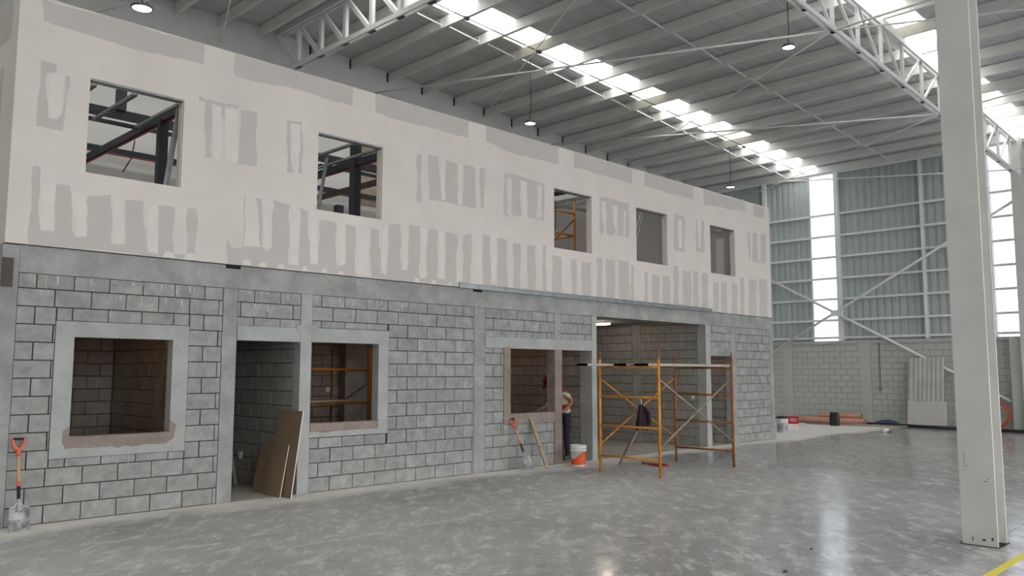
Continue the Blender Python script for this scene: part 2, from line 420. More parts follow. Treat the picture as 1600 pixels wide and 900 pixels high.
for a, b in ((2.59, 7.02), (7.02, 13.4), (13.4, 19.86)):
    cbox('concrete_beam', bm_, a, b, H, 3.075, y0=-.009, y1=.2)
# dark plates paint the shade of rough holes along the beam's top edge
for x in (5.1, 9.5):
    MB().box(x - .11, x + .1, -.012, .01, 3.03, 3.078).build('pocket_shade', DARK, bm_)
MB().box(2.42, 2.53, -.035, -.012, 2.60, 2.92).build('steel_plate', BROWN, None, label='brown steel plate fixed to the building corner under the plasterboard', cat='plate')

# building flank, inner floor slab, inner block partitions
MB().box(2.42, 2.58, .16, 7.0, 0, 3.07).build('wall_flank_lower', CONC, None, label='plain concrete flank wall of the two-storey block, ground floor', cat='wall', kind='structure')
MB().box(2.6, 19.8, .2, 7.0, 2.86, 3.06).build('ceiling_lower', CONC, None, label='concrete slab ceiling over the ground floor rooms', cat='ceiling', kind='structure')
def partition(X, y0, y1, label, z1=2.84, phase=0., pil=(), face=1):
    """block wall across the building whose face looks towards -x"""
    t = thing('wall_inner', label, 'wall', (X, 0, 0), -math.pi / 2, kind='structure')
    cuts = sorted(pil); a = y0
    for q in list(cuts) + [None]:
        e = y1 if q is None else q - .12
        block_panel(t, -e, -a, 0, z1, (), phase, .13, BLOCK_IN)
        if q is not None:
            cbox('pilaster', t, -q - .12, -q + .12, 0, z1, y0=-.01, y1=.13)
            a = q + .12
    return t
partition(4.99, .16, 3.75, 'dim block partition seen through the far left window opening', pil=(1.95,))
partition(6.14, .16, 3.75, 'dim block partition inside the doorway with the leaning boards')
partition(12.55, .31, 3.75, 'brown-lit block partition behind the worker', phase=.1)
partition(16.65, .23, 5.0, 'block partition inside the wide opening behind the scaffold', phase=.05, pil=(1.95,))
partition(17.8, .17, 3.75, 'block partition inside the narrow doorway near the far corner', phase=.2)
def backwall(x0, x1, y, label, pil=()):
    t = thing('wall_inner', label, 'wall', (0, y, 0), kind='structure'); a = x0
    for q in list(pil) + [None]:
        e = x1 if q is None else q[0]
        block_panel(t, a, e, 0, 2.84, (), .1, .13, BLOCK_IN)
        if q is not None:
            cbox('pilaster', t, q[0], q[1], 0, 2.84, y0=-.05, y1=.13); a = q[1]
    return t
backwall(2.6, 4.98, 3.77, 'dark block back wall of the room behind the first window')
backwall(5.2, 6.12, 3.77, 'dark block back wall at the end of the boarded doorway')
backwall(6.4, 9.30, 3.77, 'dark block back wall behind the inner scaffold')
MB().box(9.30, 9.75, 3.6, 3.9, 0, 2.84).build('wall_inner', CONC, None, label='concrete pier beside the dark gap inside the second window', cat='wall', kind='structure')
backwall(10.2, 12.5, 3.77, 'dark block back wall of the room with the worker')
MB().box(12.7, 16.6, 5.02, 5.15, 0, 2.84).build('wall_inner', BLOCK_IN, None, label='dark back wall deep inside the wide opening', cat='wall', kind='structure')

# ================================================================== UPPER PLASTERBOARD WALL
WIN = [(3.21, 4.34), (6.32, 7.46), (11.42, 12.53), (14.0, 15.13), (16.9, 18.02)]
wu = thing('wall_upper', 'white plasterboard upper wall with grey unskimmed patches and five square window holes', 'wall', kind='structure')
slab(2.43, 19.80, 3.085, 5.955, [(a, b, 4.0, 5.14) for a, b in WIN], -.03, .1).build('skimmed_board', CREAM, wu)
PATCH = [[[2.66,5.93],[2.68,5.68],[3.11,5.65],[3.55,5.63],[3.98,5.66],[4.58,5.67],[4.57,5.95]],[[5.0,5.95],[5.01,5.65],[5.33,5.64],[5.72,5.67],[6.24,5.68],[6.9,5.66],[6.89,5.95]],[[7.32,5.95],[7.32,5.66],[7.87,5.64],[8.39,5.65],[9.25,5.66],[9.25,5.96]],[[9.66,5.96],[9.66,5.67],[10.33,5.6],[10.86,5.59],[11.55,5.62],[11.56,5.95]],[[12.0,5.95],[11.99,5.63],[12.59,5.64],[13.86,5.61],[13.86,5.95]],[[14.32,5.95],[14.31,5.64],[16.2,5.63],[16.21,5.94]],[[16.66,5.94],[16.64,5.59],[18.57,5.67],[18.58,5.93]],[[19.01,5.93],[19.0,5.63],[19.54,5.65],[19.56,5.93]],[[2.68,5.2],[2.83,5.2],[2.84,5.12],[2.74,5.07],[2.78,4.56],[2.87,4.56],[2.92,4.64],[2.94,5.1],[2.99,5.1],[2.97,4.79],[2.94,4.44],[2.67,4.44],[2.67,4.68]],[[4.53,5.24],[5.07,5.24],[5.07,5.19],[4.89,5.18],[4.88,5.03],[4.86,5.02],[4.84,5.18],[4.7,5.18],[4.73,4.46],[4.64,4.44],[4.62,5.18],[4.54,5.18]],[[5.11,5.19],[5.35,5.21],[5.36,4.46],[5.11,4.44]],[[5.81,5.21],[6.04,5.23],[6.07,4.48],[6.0,4.48],[6.03,5.18],[5.85,5.17],[5.87,4.78],[5.93,4.47],[5.83,4.46]],[[8.14,5.18],[8.22,5.16],[8.24,4.39],[8.14,4.39]],[[8.37,5.21],[8.59,5.2],[8.6,4.88],[8.66,4.5],[8.74,4.49],[8.74,5.17],[9.0,5.16],[9.01,4.46],[9.12,4.46],[9.13,5.16],[9.39,5.17],[9.43,4.48],[9.53,4.48],[9.51,5.17],[9.62,5.21],[9.62,4.49],[9.4,4.47],[8.39,4.45]],[[10.09,5.2],[11.16,5.18],[11.14,4.47],[10.95,4.47],[11.1,4.55],[11.09,5.13],[10.95,5.13],[10.95,4.48],[10.69,4.47],[10.69,5.13],[10.51,5.13],[10.53,4.47],[10.3,4.47],[10.29,5.14],[10.17,5.13],[10.17,4.47],[10.33,4.42],[10.1,4.42]],[[12.78,5.18],[13.76,5.18],[13.74,4.45],[13.61,4.45],[13.67,5.01],[13.56,4.99],[13.55,4.46],[13.35,4.46],[13.39,5.08],[13.2,5.08],[13.21,4.75],[13.31,4.52],[13.23,4.45],[13.0,4.44],[12.99,5.11],[12.84,5.1],[12.9,4.45],[12.79,4.41]],[[15.41,5.2],[15.84,5.17],[15.81,4.39],[15.4,4.37],[15.41,4.43],[15.71,4.44],[15.73,5.09],[15.55,5.11],[15.56,4.45],[15.39,4.43]],[[16.3,5.18],[16.37,5.18],[16.37,4.55],[16.51,4.55],[16.53,5.19],[16.64,5.19],[16.64,4.44],[16.29,4.44]],[[18.65,5.16],[18.78,5.16],[18.77,4.46],[18.71,4.44]],[[18.91,5.18],[19.14,5.2],[19.13,4.49],[19.29,4.49],[19.34,5.22],[19.6,5.24],[19.56,4.48],[18.87,4.45]],[[2.66,3.98],[2.73,3.98],[2.77,3.25],[2.91,3.26],[2.9,3.8],[3.05,3.82],[3.13,3.22],[3.27,3.24],[3.25,3.72],[3.5,3.78],[3.54,3.18],[3.7,3.2],[3.67,3.75],[3.89,3.76],[3.96,3.13],[4.1,3.12],[4.07,3.73],[4.27,3.74],[4.29,3.15],[4.45,3.15],[4.44,3.75],[4.56,3.76],[4.58,3.09],[2.66,3.09]],[[4.99,3.42],[5.05,3.3],[5.2,3.32],[5.21,4.01],[5.39,4.02],[5.46,4.03],[5.49,3.36],[5.58,3.31],[5.64,3.39],[5.63,4.04],[5.89,4.01],[5.89,3.16],[6.06,3.16],[6.05,3.99],[6.18,3.95],[6.23,3.2],[6.37,3.2],[6.36,3.84],[6.64,3.86],[6.68,3.22],[6.83,3.24],[6.82,3.85],[6.98,3.84],[7.01,3.09],[5.0,3.09]],[[7.26,3.85],[7.42,3.82],[7.46,3.16],[7.58,3.16],[7.6,3.94],[7.81,3.98],[7.86,3.26],[7.97,3.27],[8.0,4.0],[8.21,4.0],[8.22,3.17],[8.35,3.17],[8.38,3.99],[8.59,3.98],[8.58,3.19],[8.76,3.19],[8.75,3.97],[9.01,3.95],[8.99,3.18],[9.13,3.19],[9.15,3.96],[9.33,4.01],[9.32,3.09],[7.28,3.09]],[[9.58,4.03],[9.76,4.04],[9.78,3.09],[9.6,3.09]],[[9.93,4.0],[10.17,4.0],[10.18,3.09],[9.95,3.09]],[[10.33,3.97],[10.51,3.97],[10.52,3.09],[10.34,3.09]],[[10.69,3.98],[10.91,3.98],[10.92,3.09],[10.7,3.09]],[[11.1,4.01],[11.19,4.01],[11.19,3.09],[11.11,3.09]],[[11.36,3.84],[11.63,3.84],[11.64,3.09],[11.37,3.09]],[[11.91,3.83],[12.06,3.83],[12.07,3.09],[11.92,3.09]],[[12.21,3.82],[12.49,3.82],[12.49,3.09],[12.22,3.09]],[[12.69,3.94],[12.85,3.95],[12.85,3.09],[12.69,3.09]],[[12.97,3.95],[13.26,3.95],[13.26,3.09],[12.97,3.09]],[[13.39,3.96],[13.73,3.96],[13.73,3.09],[13.38,3.09]],[[13.8,3.88],[13.89,3.88],[13.88,3.09],[13.79,3.09]],[[14.27,3.79],[14.38,3.79],[14.37,3.09],[14.26,3.09]],[[14.54,3.76],[14.8,3.76],[14.79,3.09],[14.54,3.09]],[[14.94,3.76],[15.21,3.76],[15.2,3.09],[14.94,3.09]],[[15.37,4.03],[15.54,4.03],[15.53,3.09],[15.35,3.09]],[[15.72,3.96],[16.06,3.96],[16.04,3.09],[15.7,3.09]],[[16.14,3.97],[16.35,3.97],[16.33,3.09],[16.12,3.09]],[[16.51,3.97],[16.76,3.97],[16.74,3.09],[16.49,3.09]],[[17.0,3.8],[17.23,3.8],[17.21,3.09],[16.99,3.09]],[[17.35,3.83],[17.61,3.83],[17.59,3.09],[17.33,3.09]],[[17.84,3.82],[18.08,3.82],[18.06,3.09],[17.82,3.09]],[[18.25,4.01],[18.43,4.01],[18.4,3.09],[18.22,3.09]],[[18.65,3.99],[19.04,4.0],[19.0,3.09],[18.62,3.09]],[[19.2,4.06],[19.6,4.06],[19.56,3.09],[19.16,3.09]],[[9.77,3.2],[9.94,3.18],[9.94,3.09],[9.77,3.09]],[[10.51,3.16],[10.69,3.19],[10.69,3.09],[10.51,3.09]],[[13.25,3.15],[13.37,3.17],[13.37,3.09],[13.25,3.09]],[[15.52,3.17],[15.69,3.2],[15.69,3.09],[15.51,3.09]]]
def rough_poly(pts, step=.09, amp=.008):
    o = []
    for i in range(len(pts)):
        a = Vector(pts[i]); b = Vector(pts[(i + 1) % len(pts)]); L_ = (b - a).length; n = max(1, int(L_ / step))
        nr = Vector((b.y - a.y, a.x - b.x)) / max(L_, 1e-6)
        for k in range(n):
            q = a + (b - a) * k / n
            q = q + nr * (R.uniform(-amp, amp) if L_ > .06 else 0) + nr * (amp * 1.6 * math.sin(q.x * 5 + q.y * 9) if k else 0)
            o.append((min(max(q.x, 2.45), 19.78), min(max(q.y, 3.088), 5.953)))
    return o
def patch(name, pts, y0, y1, ma, par):
    pts = rough_poly(pts); tri = tessellate_polygon([[Vector((x, z, 0)) for x, z in pts]])
    n = len(pts); b = MB()
    fs = []
    for t in tri:
        A, B, C_ = (Vector(pts[i]) for i in t)
        fs.append(tuple(t) if (B - A).cross(C_ - A) > 0 else tuple(reversed(t)))
    b.add([(x, y0, z) for x, z in pts], fs)
    b.add([(x, y0, z) for x, z in pts] + [(x, y1, z) for x, z in pts], [(k, (k + 1) % n, (k + 1) % n + n, k + n) for k in range(n)])
    return b.build(name, ma, par)
def smear(pts, ma=CONC_B, y=-.011, name='damp_smear', par=wl):
    n = len(pts); o = []
    for i in range(n):
        a = Vector(pts[i]); b = Vector(pts[(i + 1) % n]); m_ = max(1, int((b - a).length / .07)); nr = Vector((b.y - a.y, a.x - b.x)).normalized()
        for k in range(m_): q = a + (b - a) * k / m_ + nr * R.uniform(-.015, .015); o.append((q.x, q.y))
    tri = tessellate_polygon([[Vector((x, z, 0)) for x, z in o]]); fs = []
    for t in tri:
        A, B, C_ = (Vector(o[i]) for i in t); fs.append(tuple(t) if (B - A).cross(C_ - A) > 0 else tuple(reversed(t)))
    N_ = len(o); b = MB(); b.add([(x, y, z) for x, z in o], fs)
    b.add([(x, y, z) for x, z in o] + [(x, y + .012, z) for x, z in o], [(k, (k + 1) % N_, (k + 1) % N_ + N_, k + N_) for k in range(N_)])
    return b.build(name, ma, par)
smear([(3.14, 1.0), (3.19, 1.06), (3.2, .93), (4.34, .93), (4.35, 1.1), (4.42, 1.02), (4.40, .86), (4.30, .80), (3.9, .79), (3.5, .80), (3.16, .80), (3.12, .88)])
smear([(6.32, .95), (7.47, .95), (7.50, .98), (7.48, .86), (7.2, .83), (6.9, .85), (6.6, .82), (6.32, .84)])
smear([(6.05, 2.32), (6.42, 2.33), (6.36, 2.22), (6.28, 2.18), (6.16, 2.2), (6.08, 2.24)], CONC, -.013, 'render_patch')
for g in PATCH:
    patch('bare_board_patch', g, -.0315, -.029, BOARD, wu)
SKIM = mat('fresh_compound', (220, 215, 209), .9, noise=(2, .05), spec=.3)
for x, z, w_, h_ in ((4.15, 3.09, .16, .07), (4.42, 3.09, .17, .08), (5.2, 3.09, .14, .07), (5.44, 3.09, .13, .06), (5.72, 3.09, .12, .06), (6.1, 3.09, .1, .07), (6.42, 3.09, .1, .06),
                     (6.7, 3.09, .1, .05), (8.1, 3.09, .12, .06), (8.45, 3.09, .12, .06), (8.8, 3.09, .1, .05)):
    patch('compound_dab', [(x, z), (x + w_, z), (x + w_ * .8, z + h_), (x + w_ * .25, z + h_ * 1.1)], -.0335, -.03, SKIM, wu)
for g in [[[2.76,5.06],[2.92,5.08],[2.91,4.62],[2.86,4.57],[2.79,4.58]],[[4.72,5.16],[4.83,5.16],[4.86,4.46],[4.75,4.45]],[[4.89,5.16],[5.08,5.18],[5.09,4.46],[4.92,4.45]],[[5.89,5.14],[6.02,5.16],[6.0,4.5],[5.93,4.51]],[[2.74,3.97],[2.88,3.99],[2.92,3.28],[2.77,3.26]],[[3.07,3.75],[3.23,3.7],[3.26,3.24],[3.14,3.23]],[[3.53,3.76],[3.66,3.76],[3.68,3.21],[3.56,3.19]],[[3.92,3.72],[4.06,3.72],[4.08,3.15],[3.97,3.14]],[[5.23,4.04],[5.37,4.04],[5.47,3.36],[5.22,3.34]],[[5.49,4.02],[5.6,4.03],[5.62,3.39],[5.51,3.36]],[[5.91,3.99],[6.04,3.98],[6.04,3.18],[5.92,3.18]],[[6.21,3.91],[6.34,3.91],[6.35,3.22],[6.25,3.21]],[[6.67,3.84],[6.8,3.83],[6.81,3.25],[6.71,3.24]],[[7.02,3.8],[7.21,3.81],[7.22,3.13],[7.03,3.13]],[[7.46,3.8],[7.58,3.91],[7.56,3.17],[7.48,3.18]],[[7.86,3.97],[7.98,3.97],[7.95,3.28],[7.88,3.27]],[[8.24,3.98],[8.35,3.97],[8.34,3.19],[8.24,3.19]],[[8.61,3.96],[8.72,3.95],[8.73,3.21],[8.61,3.21]],[[9.36,3.98],[9.55,3.99],[9.56,3.21],[9.37,3.22]],[[9.78,3.99],[9.92,3.98],[9.91,3.29],[9.8,3.29]],[[8.62,5.16],[8.72,5.15],[8.71,4.53],[8.66,4.52]],[[9.03,5.15],[9.1,5.15],[9.11,4.5],[9.02,4.49]],[[10.54,5.11],[10.66,5.11],[10.66,4.52],[10.56,4.5]],[[13.22,5.05],[13.37,5.06],[13.29,4.56],[13.23,4.68]],[[15.58,5.09],[15.71,5.08],[15.69,4.48],[15.58,4.47]]]:
    patch('compound_streak', g, -.0325, -.03, SKIM, wu)
# metal framing that shows round the holes
for a, b in WIN:
    MB().box(a, b, -.02, .1, 5.122, 5.139).build('metal_head_track', GALV, wu)
    MB().box(b - .012, b - .001, .0, .1, 4.0, 5.115).build('stud_cover', CREAM, wu)
MB().box(9.05, 16.88, -.056, -.031, 3.07, 3.15).box(9.05, 16.88, -.075, -.055, 3.14, 3.15).box(9.05, 16.88, -.075, -.055, 3.07, 3.078).build(
    'metal_channel', GALV, None, label='long thin galvanised channel along the foot of the plasterboard', cat='channel')
ws = thing('wall_flank_upper', 'plasterboard flank wall turning back at the far left edge', 'wall', kind='structure')
MB().box(2.431, 2.53, .1, 7.0, 3.07, 5.955).build('skimmed_board', CREAM, ws)
for y0, y1, z0, z1 in ((.25, 2.2, 5.5, 5.95), (.5, .62, 4.5, 5.2), (.75, .95, 4.5, 5.2)):
    MB().box(2.4295, 2.4315, y0, y1, z0, z1).build('bare_board_patch', BOARD, ws)
MB().box(19.70, 19.80, .1, 7.0, 3.07, 5.955).build('wall_end_upper', BOARD_IN, None, label='plasterboard end wall of the upper floor towards the far cladding', cat='wall', kind='structure')
def pboard(X, y0, y1, label, z1=5.9, dabs=()):
    t = thing('wall_inner', label, 'wall', kind='structure')
    MB().box(X, X + .1, y0, y1, 3.06, z1).build('board', BOARD_IN, t)
    for y, w_, a, b in dabs:
        MB().box(X - .002, X + .005, y, y + w_, a, b).build('compound_strip', CREAM, t)
    return t
pboard(15.25, .12, 6.98, 'shadowed grey plasterboard partition seen through the fourth upper hole')
pboard(18.15, .12, 6.98, 'shadowed grey partition with pale strips seen through the last upper hole', dabs=((.35, .22, 3.6, 5.0), (1.0, .22, 3.6, 5.0)))

# ================================================================== HALL WALLS
MB().box(-9.2, 28.2, 7.02, 7.22, 0, 10).build('wall_back', WALLG, None, label='grey back wall of the hall seen above the white plasterboard', cat='wall', kind='structure')
MB().box(2.6, 15.2, 6.99, 7.02, 3.07, 8.2).build('wall_back_lining', WHITE_W, None, label='white lined wall at the back of the open upper floor', cat='wall', kind='structure')
MB().box(11.58, 14.0, 6.95, 6.99, 5.9, 8.0).build('wall_back_patch', TAN, None, label='rough tan rendered patch seen through the second upper hole', cat='wall', kind='structure')
MB().box(-9.2, -9.0, -24, 7.2, 0, 10).build('wall_left', WALLG, None, label='grey side wall of the hall out of view', cat='wall', kind='structure')
o_ = slab(-9.2, 28.2, 0, 10, [(-7, 2, 0, 6.5), (5, 14, 0, 6.5), (17, 26, 0, 6.5)], -24.2, -24).build('wall_near', WALLG, None, label='grey wall of the hall behind the viewer with three open gates added to let in daylight', cat='wall', kind='structure')  # unseen gate openings added to bring daylight in from behind the camera

MB().box(-60, 80, -90, -24.2, -.25, -.02).build('added_yard', CONC, None, label='concrete yard added outside the added open gates', cat='ground', kind='structure')  # unseen ground added beyond the gates that let the daylight in
# far wall: x = 28, looking towards -x (local x = -world y)
wf = thing('wall_far', 'far end wall: painted blocks below, ribbed grey cladding and translucent strips above', 'wall', (28, 0, 0), -math.pi / 2, kind='structure')
for y1_, y0_, ph in ((4.75, 3.81, .1), (3.47, 1.07, 0), (.73, -2.95, .15), (-2.95, -3.45, .3)):
    block_panel(wf, -y1_, -y0_, 0, 2.66, (), ph, .2, BLOCK_P, MORTAR_P, rough=.001, rec=.01)
for y1_, y0_ in ((3.81, 3.47), (1.07, .73)):
    cbox('pilaster', wf, -y1_, -y0_, 0, 2.66, y0=-.012, y1=.2, ma=PAINT_P)
cbox('pilaster', wf, 3.45, 4.3, 0, 2.75, y0=-.35, y1=.2, ma=PAINT_P)
MB().box(-7.0, -4.75, 0, .2, 0, 2.66).build('plain_wall', PAINT_P, wf)
MB().box(4.3, 24, 0, .2, 0, 2.66).build('plain_wall', PAINT_P, wf)
cbox('wall_cap', wf, -7.0, 3.45, 2.66, 2.76, y0=-.03, y1=.2, ma=PAINT_P)
cbox('wall_cap', wf, 4.3, 24, 2.66, 2.76, y0=-.03, y1=.2, ma=PAINT_P)
_rm = {}
def ribbed(length, width, pitch, depth, mi_name, ma):
    """ribbed sheet: local x across the ribs, z along; outside -y"""
    k = (round(length, 3), round(width, 3), ma.name)
    if k in _rm: return _rm[k]
    n = max(1, round(width / pitch)); p_ = width / n; prof = []
    for i in range(n):
        a = i * p_; prof += [(a, 0), (a + p_ * .3, 0), (a + p_ * .42, -depth), (a + p_ * .88, -depth)]
    prof.append((width, 0)); t = .004; b = MB(); N = len(prof)
    vs = [(x, y, z) for z in (0, length) for x, y in prof] + [(x, y + t, z) for z in (0, length) for x, y in prof]
    fs = [(i, i + 1, i + 1 + N, i + N) for i in range(N - 1)] + [(2 * N + i + 1, 2 * N + i, 3 * N + i, 3 * N + i + 1) for i in range(N - 1)]
    b.add(vs, fs); _rm[k] = b.mesh(mi_name, ma); return _rm[k]
TOPZ = 8.97
def clad(ya, yb, ma, nm):            # world y from ya down to yb
    n = max(1, round((ya - yb) / 1.0)); wd = (ya - yb) / n
    for i in range(n):
        link(nm, ribbed(TOPZ - 2.74, wd, .24, .035, nm, ma), wf, (-ya + i * wd, .07, 2.74))
clad(7.0, 2.66, CLAD, 'cladding_sheet'); clad(2.66, 1.73, SKY_W, 'translucent_sheet'); clad(1.73, -3.08, CLAD, 'cladding_sheet')
clad(-3.08, -3.9, SKY_W, 'translucent_sheet'); clad(-3.9, -9.2, CLAD, 'cladding_sheet'); clad(-9.2, -10.1, SKY_W, 'translucent_sheet'); clad(-10.1, -24, CLAD, 'cladding_sheet')
for z in (7.16, 6.40, 5.66, 4.92, 4.20, 3.47, 2.87):
    MB().box(-7.0, 24, -.06, .02, z - .035, z + .035).build('girt', PAINTW, wf)
MB().box(-7.0, 24, -.09, .02, 8.58, 8.96).build('eave_girt', PAINTW, wf)
for y, w_ in ((4.35, .12), (1.66, .14), (-1.1, .07), (-3.02, .12)):
    MB().box(-y - w_ / 2, -y + w_ / 2, -.12, .03, 2.76, 8.7).build('wall_post', PAINTW, wf)
MB().box(3.78, 4.06, -.5, -.2, 0, 8.7).build('wall_post', COLP, wf)
def wbr(a, b, r=.042):
    MB().tube([(-a[0], -.2, a[1]), (-b[0], -.2, b[1])], r, 8).build('diagonal_brace', PAINTW, wf)
wbr((4.28, 5.1), (-3.7, .66)); wbr((4.35, 2.3), (-3.85, 6.85))
MB().box(-1.92, -1.6, -.24, -.16, 3.6, 3.8).build('gusset_plate', PAINTW, wf)
MB().box(-.45, -.43, -.035, -.01, 1.2, 2.68).build('conduit', GALV, wf)
MB().box(-.50, -.41, -.06, -.01, 1.1, 1.22).build('socket_box', GALV, wf)

# ================================================================== ROOF
SL = .0435; RX = 9.5; PB = 9.44
def zb(x): return PB - SL * abs(x - RX)           # underside of purlins
PH = .24
ro = thing('ceiling', 'pitched grey metal roof with purlins and bright translucent strips', 'roof', kind='structure')
YB, YF = 7.02, -24.0
strips = [2.75 - 6.73 * k for k in range(4)]
segs = []; y = YB
for s in strips:
    a = s + .45; n = max(1, round((y - a) / .97)); wd = (y - a) / n
    for i in range(n): segs.append((y - i * wd - wd, wd, 'sheet'))
    segs.append((s - .45, .9, 'sky')); y = s - .45
n = round((y - YF) / .97); wd = (y - YF) / n
for i in range(n): segs.append((y - i * wd - wd, wd, 'sheet'))
PX_R = [10.38 + 1.165 * k for k in range(15)] + [27.84]
PX_L = [8.96, 8.0, 7.0] + [5.9 - 1.165 * k for k in range(13)]
def roof_rot(o, right, x0, y0):
    # ribbed sheet local: x across (world y), z along slope (world x), -y is down
    ang = math.atan(SL)
    if right: zc = Vector((math.cos(ang), 0, -math.sin(ang)))
    else: zc = Vector((-math.cos(ang), 0, -math.sin(ang)))
    xc = Vector((0, 1, 0)) if right else Vector((0, -1, 0))
    yc = zc.cross(xc)
    M_ = Matrix.Identity(4)
    for i in range(3): M_[i][0], M_[i][1], M_[i][2] = xc[i], yc[i], zc[i]
    M_.translation = (x0, y0, PB + PH + .035 - SL * abs(x0 - RX))
    o.matrix_basis = M_
for right in (True, False):
    ln = (28.1 - RX) if right else (RX + 9.1)
    for y0, wd, kd in segs:
        if kd == 'sheet':
            o = link('roof_sheet', ribbed(ln, wd, .32, .012, 'roof_sheet', SHEET), ro); roof_rot(o, right, RX, y0 if right else y0 + wd)
        else:
            ps = PX_R if right else PX_L; e = [RX] + ps + [28.1 if right else -9.1]
            for i in range(len(e) - 1):
                l_ = abs(e[i + 1] - e[i])
                if l_ < .1: continue
                yel = right and (i in (3, 7, 11)) or (not right and i % 4 == 2)
                o = link('skylight_panel', ribbed(round(l_, 3), wd, .3, .012, 'skylight_panel', SKY_B if yel else SKY_A), ro)
                roof_rot(o, right, e[i], y0 if right else y0 + wd)
def purlin(x, sgn):
    z = zb(x); f = .075 * sgn; t = .006; b = MB()
    prof = [(0, 0), (f, 0), (f, .02), (f - t * sgn, .02), (f - t * sgn, t), (t * sgn, t), (t * sgn, PH - t), (f, PH - t), (f, PH), (0, PH)]
    if sgn < 0: prof = prof[::-1]
    nn = len(prof)
    vs = [(x + u, yy, z + w_) for yy in (YF, YB) for u, w_ in prof]
    b.add(vs, [(i, i + nn, (i + 1) % nn + nn, (i + 1) % nn) for i in range(nn)])
    b.build('purlin', PURL, ro)
for x in PX_R: purlin(x, 1)
for x in PX_L: purlin(x, 1)
allp = sorted(PX_R + PX_L)
for yy in (3.47, -.16):
    for a, b in zip(allp, allp[1:]):
        if a < 3 or 8.9 < a < 9.6: continue
        MB().bar((a + .01, yy, zb(a) + .13), (b - .005, yy, zb(b) + .08), .03, .03).build('sag_rod', PAINTW, ro)
        MB().box(a - .012, a, yy - .02, yy + .02, zb(a) + .02, zb(a) + .2).build('rod_clip', PAINTW, ro)
# dark strips paint the shade of pockets where purlins enter the back wall
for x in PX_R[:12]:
    MB().box(x - .035, x - .002, 7.0, 7.03, zb(x) - .01, zb(x) + PH).build('purlin_pocket_shade', DARK, ro)
def seg(name, pts, r, ma=PAINTW, n=8): return MB().tube(pts, r, n).build(name, ma, ro)
N1, N2, N3 = (15.01, -3.92, 8.14), (20.95, -3.92, 7.86), (27.0, -3.92, 7.57)
seg('strut_pipe', [N1, (12.31, 7.02, 8.91)], .022); seg('strut_pipe', [N2, (19.04, 7.02, 8.87)], .02); seg('strut_pipe', [N3, (27.46, 7.02, 8.9)], .02)
seg('brace_rod', [N1, (22.96, 7.02, 8.94)], .012); seg('brace_rod', [N2, (27.8, 5.24, 8.15)], .012); seg('brace_rod', [(9.3, -3.92, 8.42), (16.16, 7.02, 9.11)], .012)
seg('strut_pipe', [N1, (16.2, -14, 8.9)], .022); seg('brace_rod', [N1, (22.5, -14, 8.9)], .016); seg('strut_pipe', [N2, (21, -14, 8.8)], .022)
seg('brace_rod', [(6.83, 4.0, 8.63), (8.1, 7.02, 9.04)], .012); seg('brace_rod', [(5.47, 7.02, 8.9), (5.95, 4.5, 8.6)], .012)
seg('strut_pipe', [N3, (27.3, -14, 8.6)], .022)
seg('conduit', [(10.0, 2.62, zb(10) - .02), (27.6, 2.6, zb(27.6) - .02)], .012, HOUS, 6)
for x in (11.55, 13.86, 17.4, 23.4):
    MB().box(x - .06, x + .06, 2.58, 2.66, zb(x) - .06, zb(x) + .0).build('junction_box', HOUS, ro)

# ---- trusses
t1 = thing('roof_truss', 'white steel ridge truss entering the back wall above the first upper windows', 'truss', kind='structure')
for x in (9.42, 9.54):
    MB().box(x, x + .045, -22, 7.02, 8.58, 8.68).build('bottom_chord', PAINTW, t1)
    MB().box(x, x + .045, -22, 7.02, 9.56, 9.68).build('top_chord', PAINTW, t1)
yy = 7.02 - .0; ys_ = [6.07 - .95 * k for k in range(-1, 22)]
for a, b in zip(ys_, ys_[1:]):
    MB().box(9.46, 9.54, b - .05, b + .05, 8.62, 9.6).build('vertical', PAINTW, t1)
    MB().bar((9.5, a - .03, 9.58), (9.5, b + .04, 8.64), .09, .08, upv=(1, 0, 0)).build('diagonal', PAINTW, t1)
    MB().box(9.46, 9.55, b - .09, b + .09, 8.575, 8.60).build('spacer_plate', HOUS, t1)
t2 = thing('roof_truss', 'white steel rafter truss descending from the top centre to the far right wall post', 'truss', kind='structure')
bz = lambda x: 8.20 - .048 * (x - 13.91); tz = lambda x: zb(x) - .07
for yo in (-.075, .03):
    MB().bar((9.6, -3.92 + yo + .02, bz(9.6)), (27.6, -3.92 + yo + .02, bz(27.6)), .04, .09).build('bottom_chord', PAINTW, t2)
    MB().bar((9.6, -3.92 + yo + .02, tz(9.6)), (27.6, -3.92 + yo + .02, tz(27.6)), .05, .18).build('top_chord', PAINTW, t2)
xn = [15.01 + 1.195 * k for k in range(-4, 11)]
for k, x in enumerate(xn):
    if x < 27.4:
        MB().box(x - .035, x + .035, -3.95, -3.89, bz(x), tz(x)).build('vertical', PAINTW, t2)
        MB().box(x - .05, x + .05, -3.955, -3.885, bz(x) - .049, bz(x) - .046).build('node_plate', DARK, t2)
    x2 = x + 1.195
    if x2 < 27.6:
        if x < 18.5: MB().bar((x + .04, -3.92, tz(x) - .02), (x2 - .05, -3.92, bz(x2) + .03), .045, .05, upv=(0, 1, 0)).build('diagonal', PAINTW, t2)
        else: MB().bar((x + .05, -3.92, bz(x) + .03), (x2 - .04, -3.92, tz(x2) - .02), .045, .05, upv=(0, 1, 0)).build('diagonal', PAINTW, t2)

